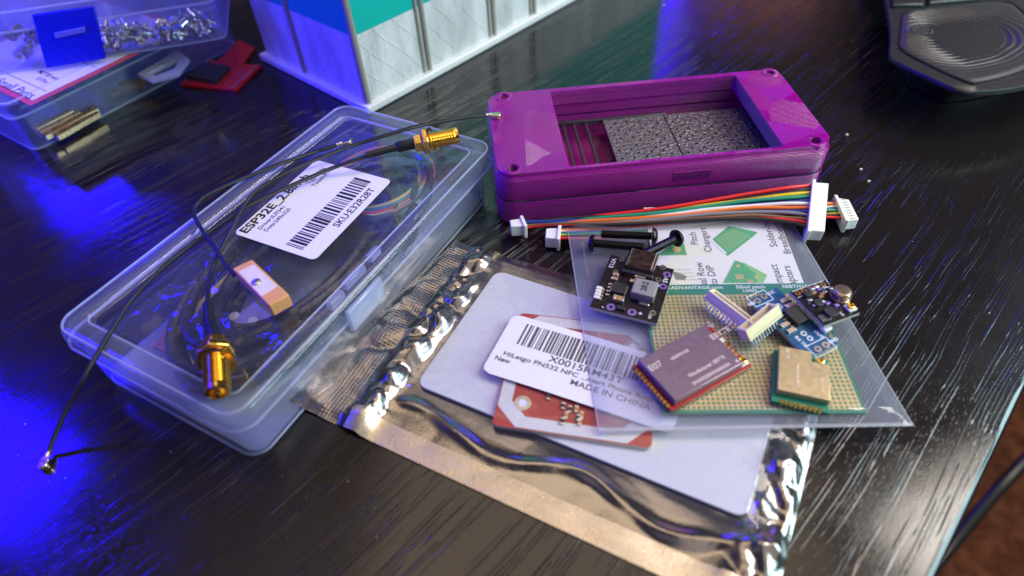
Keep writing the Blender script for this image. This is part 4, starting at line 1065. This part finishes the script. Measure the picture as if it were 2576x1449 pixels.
for b_, u, v, rr_ in (('GND', 2097, 855, -1), ('VIN', 1890, 765, 1), ('SCL', 1962, 770, 0), ('SDA', 1925, 781, 0), ('RX TX', 2015, 858, 0), ('OUT', 2060, 840, 0), ('VCC', 1938, 738, 1)):
    p = V_(u, v); text(b_, 1.35, silk, vb, p.x, p.y, 1.04, (pi / 2 if rr_ else 0), 1, .03)
p = V_(2076, 828); MB().box(p.x, p.y, 1.6, 2.0, 2.6, 1.1).build('white_component', silk, vb, bevel=.2)

# ================================================================ SMALL BLACK BOARD ON TOP
frT, wT, dT = rectfit([(1984, 731), (2074.5, 704), (2163.4, 784.7), (2074.5, 822)], ZM + 5.2, ZM + 4.1)
tb = thing('sensor_board', 'small black circuit board with a round metal can, on top of the blue one', 'circuit board', frT, None, (R(-1), R(1)))
MB().box(0, 0, .5, wT, dT, .95).build('board', boardedge, tb, bevel=.05)
MB().box(0, 0, 1.01, wT - .05, dT - .05, .07).build('solder_mask', blackpcb, tb)
def T_(u, v): return frT.L(u, v, 1.1)
for k in range(5):
    a_ = (-wT / 2 + 1.6) + (wT - 3.2) * k / 4; plate('through_pad', [circ(.85, 18, a_, dT / 2 - 1.4), circ(.4, 12, a_, dT / 2 - 1.4)], 1.05, 1.12, simple('copper_pad', (.80, .48, .26), .3, 1.0), tb)
rm = MB(); rm.box(0, dT / 2 - 2.8, 1.07, wT - 1, .18, .04).box(0, dT / 2 - .3, 1.07, wT - 1, .18, .04).build('white_outlines', silk, tb)
p = T_(2113, 747); cn_ = MB().lathe((p.x, p.y, 1.1), (0, 0, 1), [(0, 2.75), (.5, 2.75), (.5, 2.45), (2.3, 2.4), (2.7, 2.1), (2.75, 1.9)], 28).build('metal_can', simple('bronze_can', (.60, .46, .34), .22, .9), tb, smooth=30)
p = T_(2088, 790); MB().box(p.x, p.y, 1.6, 2.9, 2.9, .9).build('chip', chip, tb, bevel=.1)
p = T_(2057, 766); MB().box(p.x, p.y, 1.6, 2.2, 2.2, .9).build('chip', chip, tb, bevel=.1)
p = T_(2031, 743); MB().box(p.x, p.y, 1.6, 2.3, 1.6, 1.0).build('chip', chip, tb, bevel=.1)
for u, v, m2 in ((2046, 739, capbrown), (2060, 729, violet), (2072, 724, tin), (2064, 748, capbrown), (2036, 757, tin), (2048, 770, silver), (2068, 741, capbrown), (2080, 765, violet), (2090, 727, tin), (2103, 770, violet), (2052, 722, tin), (2075, 735, silver), (2068, 760, silver), (2042, 728, tin)):
    p = T_(u, v); MB().box(p.x - .0, p.y, 1.35, 1.3, .8, .6).box(p.x + .6, p.y, 1.3, .35, .85, .5).build('small_component', m2, tb, bevel=.1)
ar = MB(); p = T_(2073, 800)
for i in range(4):
    for j in range(3): ar.box(p.x - 1.0 + i * .75, p.y - .8 + j * .8, 1.15, .35, .5, .2)
ar.build('solder_pads', tin, tb)
p = T_(2138, 776); ufl(tb, p.x, p.y, 1.08, .95)
text('GPS', .9, silk, tb, T_(2118, 790).x, T_(2118, 790).y, 1.07, pi / 2, 1, .01)

# ================================================================ FOIL BAG WITH WHITE CARD AND RED BOARD
A0, B0, C0_, D0 = P(725, 1005, 2) * 1.0, P(1145, 593, 3.2) * 1.0, Vector((86.5, 104.8, 0)), Vector((47.0, 38.4, 0))
A0.z = B0.z = 0
FA = R(-29.2); frZ = Fr(A0, FA)
fA, fB, fC, fD = [frZ.xy(p.x, p.y) for p in (A0, B0, C0_, D0)]
LX = (fC.x + fD.x) / 2; LY = (fB.y + fC.y) / 2
fbag = thing('foil_bag', 'crumpled silver foil bag with clear front, its mouth leaning on the clear box', 'foil bag', frZ)
cA = [frZ.xy(p.x, p.y) for p in (P(1045, 967, 1.5), P(1872, 1337, 1.5), P(1290, 695, 1.5))]
cardx0, cardx1 = cA[0].x, cA[1].x; cardy0 = cA[0].y; cardy1 = cardy0 + (cA[2] - cA[0]).length
def quadpt(u, v):
    a_ = fA.lerp(fD, u); b_ = fB.lerp(fC, u); return a_.lerp(b_, v)
def inside(x, y, m_=3.0):
    return smooth(-m_, m_, x - cardx0) * smooth(-m_, m_, cardx1 - x) * smooth(-m_, m_, y - cardy0) * smooth(-m_, m_, cardy1 - y)
def foilz(x, y, u, v):
    e = min(u * LX, (1 - u) * LX, v * LY, (1 - v) * LY)
    ins = inside(x, y)
    mouth = 1 - smooth(0.0, 17.0, x)
    z = .35 + (.5 + 1.7 * abs(noise.noise(Vector((x * .055, 3, 1))))) * math.exp(-((y - 11.0 + 5.0 * noise.noise(Vector((x * .045, 0, 6)))) / 1.7) ** 2) * smooth(20, 34, x) + mouth * (1.3 + 1.2 * v) * (1 - .25 * abs(2 * v - 1))
    n1 = abs(noise.noise(Vector((x * .060 + .3 * y * .06, y * .085, 3.1)))); n2 = abs(noise.noise(Vector((x * .15 - y * .05, y * .17 + x * .04, 8.4))))
    n3 = abs(noise.noise(Vector((x * .33 + y * .1, y * .36, 1.4))))
    amp = (1 - ins) * smooth(0, 3.5, e)
    z += amp * (.4 + 2.4 * n1 + .8 * n2 * (.3 + smooth(32, 18, x))) * (.26 + .3 * smooth(32, 18, x) + .6 * smooth(LX - 22, LX - 8, x))
    # puckers along the right hand end and near the mouth
    right = smooth(LX - 15, LX - 7, x) * smooth(0, 3, LX - x)
    z += right * (3.6 * abs(noise.noise(Vector((x * .10 + y * .05, y * .085, 4.4)))) + 1.6 * abs(noise.noise(Vector((x * .22, y * .20 + x * .1, 9.1)))))
    neck = smooth(15, 19, x) * smooth(27, 22, x)
    z += neck * (4.0 * abs(noise.noise(Vector((x * .12, y * .11, 5.7)))) + 1.4 * abs(noise.noise(Vector((x * .3, y * .27, 2.2)))))
    z = z * (1 - ins) + .35 * ins
    return max(.12, z)
def fsheet(u, v):
    p = quadpt(u, v)
    p = Vector((p.x, p.y + .5 * noise.noise(Vector((p.x * .1, v * 3, 2))) * (4 * v * (1 - v) < .2), 0))
    return (p.x, p.y, foilz(p.x, p.y, u, v))
uz = 17.0 / LX
MB().grid(lambda u, v: fsheet(uz + u * (1 - uz), v), 190, 130).build('foil_back', FOIL, fbag, smooth=80)
MB().grid(lambda u, v: fsheet(u * uz, v), 34, 120).build('embossed_mouth', ZIPF, fbag, smooth=80)
# seal line along the long front edge and the far end
smat = simple('foil_seal', (.66, .58, .46), .3, .9, bmp=.12, bscale=2.5)
sl_ = MB()
sl_.grid(lambda u, v: (lambda p, a_, b_: (p.x, p.y - .15, foilz(p.x, p.y, a_, b_) + .12))(quadpt(uz + .01 + u * (.985 - uz), v * .085), uz + .01 + u * (.985 - uz), v * .085), 90, 6)
sl_.build('heat_seal', smat, fbag, smooth=80)
# front film over the contents
def filmz(x, y):
    ins = inside(x, y, 4.0)
    return 3.35 + .22 * noise.fractal(Vector((x * .07, y * .07, 9)), .6, 2.1, 4) * (.4 + .6 * (1 - ins))
def filmpt(u, v):
    x = cardx0 - 6 + u * (cardx1 - cardx0 + 12); y = cardy0 - 6 + v * (cardy1 - cardy0 + 11)
    ed = smooth(0, .07, u) * smooth(1, .93, u) * smooth(0, .1, v) * smooth(1, .9, v)
    uu = min(1, max(0, x / LX)); vv = min(1, max(0, y / LY))
    zb = foilz(x, y, uu, vv) + .25
    return (x, y, zb * (1 - ed) + max(filmz(x, y), zb if ed < .9 else 0) * ed)
MB().grid(filmpt, 110, 70).build('front_film', film, fbag, smooth=80)
# white card
cc_ = Fr(Vector((frZ.o.x + cos(FA) * (cardx0 + cardx1) / 2 - sin(FA) * (cardy0 + cardy1) / 2, frZ.o.y + sin(FA) * (cardx0 + cardx1) / 2 + cos(FA) * (cardy0 + cardy1) / 2, .75)), FA)
wcm = simple('white_card_plastic', (.60, .60, .63), .3, var=.03)
tag(plate('white_card', [rrect(cardx1 - cardx0, cardy1 - cardy0, 3.2, 8)], 0, .8, wcm, None, bevel=.15, fr=cc_), 'blank white plastic card with rounded corners inside the foil bag', 'card')
# red reader board
q0, q1 = P(1236, 1068, 3.1), P(1640, 1128, 3.1)
frN = Fr(Vector((q0.x, q0.y, 1.62)), math.atan2(q1.y - q0.y, q1.x - q0.x)); wN = (q1 - q0).length; dN = 38.0
nb = thing('reader_board', 'red circuit board with a pale octagonal border on the white card in the foil bag', 'circuit board', frN)
MB().prism(rrect(wN, dN, 1.6, 5, wN / 2, dN / 2), 0, 1.3).build('board', boardedge, nb, bevel=.1)
brick = simple('brick_red_mask', (.42, .045, .03), .35, var=.1)
plate('solder_mask', [rrect(wN - .1, dN - .1, 1.6, 5, wN / 2, dN / 2)], 1.31, 1.37, brick, nb)
def octo(i_, c_): return [(i_ + c_, i_), (wN - i_ - c_, i_), (wN - i_, i_ + c_), (wN - i_, dN - i_ - c_), (wN - i_ - c_, dN - i_), (i_ + c_, dN - i_), (i_, dN - i_ - c_), (i_, i_ + c_)]
plate('antenna_border', [octo(.35, 5.6), octo(3.7, 4.3)], 1.38, 1.44, simple('pale_border_print', (.66, .63, .58), .4), nb)
for x, y in ((6.6, 7.6), (wN - 6.6, dN - 7.6), (6.6, dN - 7.6)):
    plate('mounting_ring', [circ(2.2, 24, x, y), circ(1.2, 18, x, y)], 1.38, 1.5, silver, nb)
    MB().lathe((x, y, 1.38), (0, 0, 1), [(0, 1.2), (.03, 1.2)], 18).build('hole_floor', whitep, nb)
for k, (u, v) in enumerate(((1417, 1022), (1424, 1045), (1433, 1030), (1450, 1030), (1455, 1052), (1463, 1045), (1415, 1060), (1458, 1062), (1380, 998))):
    p = frN.L(u, v, 1.6); g_ = MB().box(p.x, p.y, 1.7, 1.0, .9, .6).build('capacitor', capbrown if k % 2 else chip, nb, bevel=.05)
    MB().box(p.x, p.y - .75, 1.7, 1.0, .5, .62).box(p.x, p.y + .75, 1.7, 1.0, .5, .62).build('end_cap', tin, g_, bevel=.05)
# barcode sticker on the film
ZSK = 3.9
s_bl, s_br, s_tl = P(1210, 932, ZSK), P(1692, 1092, ZSK), P(1298, 790, ZSK)
frS = Fr(Vector((s_bl.x, s_bl.y, 0)), math.atan2(s_br.y - s_bl.y, s_br.x - s_bl.x)); wS = (s_br - s_bl).length; dS = frS.xy(s_tl.x, s_tl.y).y
stk = thing('barcode_sticker', 'white barcode sticker bowed over the red board on the foil bag front', 'sticker', frS)
def skz(x, y): return 3.62 + .55 * sin(pi * min(1, max(0, (x + 4) / (wS + 6))))
def sker(name, pts_fn, nu, nv, mat, parent, dz=0.0): return MB().grid(lambda u, v: (lambda x, y: (x, y, skz(x, y) + dz))(*pts_fn(u, v)), nu, nv).build(name, mat, parent, smooth=80)
def skpt(u, v):
    # rounded rectangle by squeezing rows at the ends
    y = v * dS; r_ = 2.2; e = min(y, dS - y); ins_ = 0 if e > r_ else r_ - math.sqrt(max(0, r_ * r_ - (r_ - e) ** 2))
    return (ins_ + u * (wS - 2 * ins_), y)
sker('sticker_paper', skpt, 40, 26, whitep, stk)
gl_ = whitep
bm_ = MB(); x = 5.2; rnd = random.Random(11)
greyink = simple('faded_ink', (.09, .085, .08), .6)
while x < wS - 3.5:
    w1 = rnd.choice((.28, .28, .3, .55, .6, .85)); g1 = rnd.choice((.3, .3, .55, .7))
    y1 = dS - 2.3; y0_ = dS - 10.0
    bm_.grid(lambda u, v: (x + u * w1, y0_ + v * (y1 - y0_), skz(x + u * w1, 0) + .05), 1, 3); x += w1 + g1
bm_.build('barcode', greyink, stk)
def skt(b_, x, y, s_, sxx=1.0, bold=.02, al='CENTER'):
    o = text(b_, s_, greyink, stk, x, y, .06, 0, sxx, bold, al)
    for v_ in o.data.vertices: v_.co.z += skz(v_.co.x / S, 0) * S
skt('X0015RM43T', wS * .50, dS - 11.6, 3.0, 1.2, .03)
skt('HiLetgo PN532 NFC ...mart Phone Android', wS * .5, dS - 14.2, 2.05, (wS - 3) / 38.5 * .98, .02)
skt('New', 1.6, dS - 16.4, 2.1, 1.1, .03, 'LEFT'); skt('MADE IN CHINA', wS * .66, dS - 16.7, 2.5, 1.15, .02)

# ================================================================ ERGONOMIC MOUSE (top right)
frX = Fr(P(2256, 155, 18) * 1.0, 0); frX.o.z = 0
ms = thing('computer_mouse', 'black ergonomic mouse with a rippled thumb rest in the far right corner', 'mouse', frX)
def X_(u, v, z): return frX.L(u, v, z)
opx = [(2226, -6), (2236, 50), (2240, 97), (2238, 137), (2256, 157), (2340, 197), (2411, 227), (2481, 230), (2576, 218), (2680, 190), (2760, 120), (2700, -40), (2560, -120), (2400, -130), (2240, -100)]
op = [X_(u, v, 18) for u, v in opx]
ops = [(p.x, p.y) for p in spline(op + [op[0]], 4)][:-1]
ocx = sum(p[0] for p in ops) / len(ops); ocy = sum(p[1] for p in ops) / len(ops)
def shr(pts_, k, z): return [(ocx + (x - ocx) * k, ocy + (y - ocy) * k, z) for x, y in pts_]
mousem = simple('mouse_soft_plastic', (.014, .013, .014), .45, bmp=.015, bscale=5)
MB().loft([shr(ops, .55, .5), shr(ops, .60, 10), shr(ops, .72, 14.8), shr(ops, .965, 15.4), shr(ops, .995, 16.2), shr(ops, 1.0, 17.2), shr(ops, .99, 18.2), shr(ops, .90, 18.4)], True, True).build('body', mousem, ms, smooth=60)
ppx = [(2272, 38), (2296, 27), (2400, 15), (2521, 5), (2560, 18), (2600, 70), (2610, 150), (2560, 184), (2463, 209), (2420, 201), (2340, 165), (2270, 125), (2266, 90)]
ppq = [(p.x, p.y) for p in spline([X_(u, v, 18.5) for u, v in ppx + ppx[:1]], 5)][:-1]
pcx = sum(p[0] for p in ppq) / len(ppq); pcy = sum(p[1] for p in ppq) / len(ppq)
def shp(k, z): return [(pcx + (x - pcx) * k, pcy + (y - pcy) * k, z) for x, y in ppq]
MB().loft([shp(1.025, 18.2), shp(1.025, 18.75), shp(.99, 18.9), shp(.985, 18.2)], False, False).build('thumb_rest_edge', simple('mouse_groove', (.004, .004, .005), .35), ms, smooth=60)
dc = X_(2424, 75, 18.5)
THUMB = mat_thumb(dc.x - 14.0, dc.y + 2.0)
def dens(pts_, k=4):
    o_ = []
    for i in range(len(pts_)):
        a_, b_ = pts_[i], pts_[(i + 1) % len(pts_)]
        o_ += [(a_[0] + (b_[0] - a_[0]) * j / k, a_[1] + (b_[1] - a_[1]) * j / k) for j in range(k)]
    return o_
ppd = dens(ppq); rc = X_(2334, 78, 18.5)
def ripz(x, y, k):
    dx, dy = x - rc.x, (y - rc.y) * 1.15
    d = math.hypot(dx, dy) + 1.3 * noise.noise(Vector((x * .08, y * .08, 0)))
    a_ = smooth(4, 8, d) * smooth(44, 26, d) * smooth(.0, .12, 1 - k)
    return 18.5 + .7 * smooth(.0, .10, 1 - k) - 1.8 * smooth(.0, .9, 1 - k) + .42 * a_ * sin(d * 2 * pi / 2.7)
thr = MB(); rgs = []
for i in range(75):
    k = .985 * (1 - i / 75.0) + .01; rgs.append([(pcx + (x - pcx) * k, pcy + (y - pcy) * k, ripz(pcx + (x - pcx) * k, pcy + (y - pcy) * k, k)) for x, y in ppd])
thr = MB().loft(rgs, False, True).build('thumb_rest', THUMB, ms, smooth=80)
dt = MB(); cd_ = X_(2423 - 0, 75, 18.5)
cd_ = X_(2334, 78, 18.5)
for k in range(8):
    a = 2 * pi * k / 8 + .2; dt.lathe((cd_.x + 1.9 * cos(a), cd_.y + 1.9 * sin(a), 18.36), (0, 0, 1), [(0, .3), (.06, .3)], 10)
dt.build('dot_ring', simple('dot_ring_grey', (.22, .20, .26), .5), ms)
for pxs in (((2243, 18), (2322, 16), (2326, -40), (2240, -40)), ((2334, 12), (2470, 0), (2480, -40), (2332, -40))):
    b_ = [X_(u, v, 19) for u, v in pxs]
    MB().prism([(p.x, p.y) for p in b_], 17.8, 20.2).build('side_button', blackp, ms, bevel=.8, seg=3)
# palm hump beyond the thumb rest
hc = X_(2560, -120, 18)
rings = []
for k in range(9):
    a = k / 8 * pi / 2; rings.append([(hc.x + 10 + 58 * cos(a) * cos(t_), hc.y + 34 + 54 * cos(a) * sin(t_), 10 + 48 * sin(a)) for t_ in [2 * pi * i / 28 for i in range(28)]])
MB().loft(rings, True, True).build('palm_rest', mousem, ms, smooth=60)

# ================================================================ ANTENNA CABLES
def origin(px): p = P(*px); return Vector((p.x, p.y, 0))
cablem = simple('braided_black_sheath', (.016, .016, .017), .30, bmp=.0)
def mat_braid():
    m_, t, out = newmat('thin_coax_sheath'); c = coords(t)
    b = pbsdf(t, (.014, .014, .015), .3, 0, .6)
    w_ = N(t, 'ShaderNodeTexWave'); w_.inputs['Scale'].default_value = .9; w_.inputs['Distortion'].default_value = .5; w_.bands_direction = 'DIAGONAL'
    t.links.new(c, w_.inputs['Vector']); t.links.new(bump(t, w_.outputs[0], .09), b.inputs['Normal'])
    t.links.new(b.outputs[0], out.inputs[0]); return m_
COAX = mat_braid()
def cable(pxs, o, parent, r=.66):
    ps = [w2l(P(*p), o) for p in pxs]
    return MB().tube(spline(ps, 10), r, 10).build('cable', COAX, parent, smooth=60)
def ufl_plug(parent, o, a_, b_):
    "snap plug at the end of a cable: from a_ (crimp) towards b_"
    pa, pb2 = w2l(P(*a_), o), w2l(P(*b_), o); ax = (pb2 - pa).normalized(); an = math.atan2(ax.y, ax.x)
    g_ = MB().lathe(pa - ax * .6, ax, [(0, .72), (.5, .72), (.55, .5), (1.0, .5), (1.05, .74), (2.2, .74)], 12)
    e_ = pa + ax * 3.0
    g_.box(e_.x - ax.x * .8, e_.y - ax.y * .8, e_.z, 1.5, 1.9, 1.1, rz=an)
    g_.lathe(e_ + ax * .6 + Vector((0, 0, -1.1)), (0, 0, 1), [(0, 1.25), (.9, 1.3), (1.7, 1.25), (1.8, .9)], 16)
    return g_.build('snap_plug', palegold, parent, bevel=.1)
def sma(parent, o, root, tip, r=3.0, washer=.45, long_hex=0):
    p0, p1 = w2l(P(*root), o), w2l(P(*tip), o); ax = (p1 - p0).normalized(); L_ = (p1 - p0).length
    k = MB(); k.lathe(p0, ax, [(0, 1.6), (.1, 3.1), (2.6, 3.1), (2.7, 2.6)], poly=6)
    kb = k.build('crimp_nut', gold, parent, bevel=.2, smooth=20)
    MB().lathe(p0 + ax * 2.7, ax, [(0, 4.0), (.25, 4.55), (1.9, 4.55), (2.1, 4.0)], poly=6).build('hex_nut', gold, parent, bevel=.2, smooth=20)
    prof = [(4.0, r * .82)]; x = 4.8
    while x < L_ - 1.7:
        prof += [(x, r * .84), (x + .32, r), (x + .42, r), (x + .74, r * .84)]; x += .84
    prof += [(L_ - 1.5, r * .93), (L_ - .2, r * .93), (L_, r * .8), (L_, r * .62), (L_ - 2.5, r * .6), (L_ - 2.5, .05)]
    MB().lathe(p0, ax, prof, 26).build('threaded_barrel', gold, parent, smooth=25)
    MB().lathe(p0 + ax * (L_ - 2.4), ax, [(0, .5), (2.2, .45), (2.3, .1)], 12).build('centre_pin', palegold, parent)
    wa = (ax + Vector((.0, .0, .38)) + ax.cross(Vector((0, 0, 1))) * .22).normalized(); c_ = p0 + ax * (L_ * washer + 1.0)
    e1_ = wa.cross(Vector((0, 0, 1))).normalized(); e2_ = wa.cross(e1_)
    rg = []
    for j in range(36):
        a = 2 * pi * j / 36; dirv = e1_ * cos(a) + e2_ * sin(a); cen = c_ + dirv * 3.9
        rg.append([cen + dirv * (dx_ * .55) + wa * (dz_ * .14) for dx_, dz_ in ((1, 1), (-1, 1), (-1, -1), (1, -1))])
    MB().loft(rg, closed=True).build('lock_washer', gold, parent, smooth=20)
    return p0, ax
# cable A: snap plug on the case, gold connector near the front of the clear box
oAa = origin((700, 480, 20))
ca_ = thing('antenna_cable', 'black cable from a plug on the purple case to the gold connector nearest the camera', 'antenna cable', Fr(oAa, 0), 'antenna cables with gold connectors')
cable([(1226, 289, 22.4), (1180, 294, 23.2), (1064, 314.5, 25.5), (975, 339, 24.5), (882, 368, 22.5), (754, 418.6, 20.6), (665, 467, 20.6), (621, 507, 21.2), (577, 587, 20.4), (545, 650, 20.0), (532.6, 684, 19.6), (523, 740, 20.5), (524, 768, 21.4)], oAa, ca_)
ufl_plug(ca_, oAa, (1226, 289, 22.6), (1252, 290, 22.2))
p_ = [w2l(P(*p), oAa) for p in ((523, 766, 21.6), (527, 810, 22.4), (541, 856, 23.2))]
MB().tube(spline(p_, 8), [1.35] * 3 + [1.4] * 4 + [1.6] * 3 + [1.75] * 4 + [1.9] * 3, 14).build('strain_relief', black, ca_, smooth=60)
sma(ca_, oAa, (541, 856, 23.0), (548, 990, 22.0), 3.05, .38)
# cable B
oBb = origin((600, 540, 20))
cb_ = thing('antenna_cable', 'black cable from the far gold connector to a plug lying on the blue lit desk', 'antenna cable', Fr(oBb, 0), 'antenna cables with gold connectors')
cable([(930, 390, 23.6), (880, 407, 22.2), (824.8, 427.4, 20.6), (731.8, 467.3, 20.0), (665, 498, 19.9), (621, 520.4, 19.9), (560, 560, 19.9), (515, 591, 19.9), (417.5, 666.5, 19.9), (333.4, 750.6, 20.0), (272, 845, 19.9), (239, 901, 19.2), (211, 949, 16.5), (176, 1012, 11), (145, 1080, 5.5), (124, 1133, 1.6)], oBb, cb_)
ufl_plug(cb_, oBb, (123, 1137, 1.5), (104, 1184, 1.2))
p_ = [w2l(P(*p), oBb) for p in ((921, 391.5, 23.7), (960, 380.5, 24.0), (1000, 370, 24.0))]
MB().tube(p_, 1.15, 14).build('heat_shrink', black, cb_, smooth=60)
p_ = [w2l(P(*p), oBb) for p in ((996, 371, 24.0), (1001, 369.5, 24.0), (1043, 360.5, 24.0))]
MB().tube(p_, [1.3, 1.75, 1.8], 14).build('strain_relief', black, cb_, smooth=60)
sma(cb_, oBb, (1041, 361.5, 24.0), (1153, 340, 24.2), 2.95, .36)
# cable C with the ceramic antenna
oCc = origin((640, 700, 19))
cc2 = thing('patch_antenna', 'terracotta ceramic block antenna with a white patch and thin black cable on the clear lid', 'antenna', Fr(oCc, 0))
cable([(848, 364.5, 21.2), (820, 373, 20.8), (789, 383, 20.2), (705, 412, 20.0), (599, 454, 20.2), (532.6, 485, 20.4), (501.6, 507, 20.6), (488, 538, 20.8), (510.5, 582, 21.4), (546, 631, 21.6), (566, 662, 21.0), (590, 693, 20.2)], oCc, cc2, .64)
ufl_plug(cc2, oCc, (850, 363.5, 21.2), (878, 356, 21.0))
q = [w2l(P(u, v, 23.4), oCc) for u, v in ((584, 675), (633.5, 651.6), (727, 741), (677, 769))]
mb = MB(); nn = slabq(mb, q, 4.2); cer = mb.build('ceramic_block', terracotta, cc2, bevel=.35, seg=3)
q = [w2l(P(u, v, 23.45), oCc) + Vector((0, 0, .02)) for u, v in ((600, 683), (638.5, 665), (698, 720), (657, 745))]
mb = MB(); slabq(mb, q, .08); mb.build('white_patch', simple('silver_white_patch', (.78, .70, .72), .4, .1), cer, bevel=.02)
p = w2l(P(645, 710, 23.5), oCc); MB().lathe((p.x, p.y, p.z + .03), (0, 0, 1), [(0, 1.3), (.25, 1.2), (.4, .7)], 20).build('solder_dot', tin, cer)

# ================================================================ DUST
du = MB(); rnd = random.Random(5)
for k in range(90):
    u, v = rnd.uniform(0, 2500), rnd.uniform(200, 1400); p = P(u, v, 0)
    if (p.x - 126) * .70 - (p.y - 86) * .71 > -3: continue
    s_ = rnd.uniform(.04, .12); du.box(p.x, p.y, s_ * .5 + .02, s_ * rnd.uniform(1, 3), s_, s_, rz=rnd.uniform(0, 3))
for u, v in ((2165, 427), (2185, 457), (2130, 340), (1669, 14), (1950, 610)):
    p = P(u, v, 0); du.box(p.x, p.y, .25, 1.1, .6, .4, rz=.4)
tag(du.build('desk_dust', simple('pale_dust', (.5, .48, .46), .8), bevel=0), 'fine pale dust specks scattered over the dark desk', 'dust', kind='stuff')
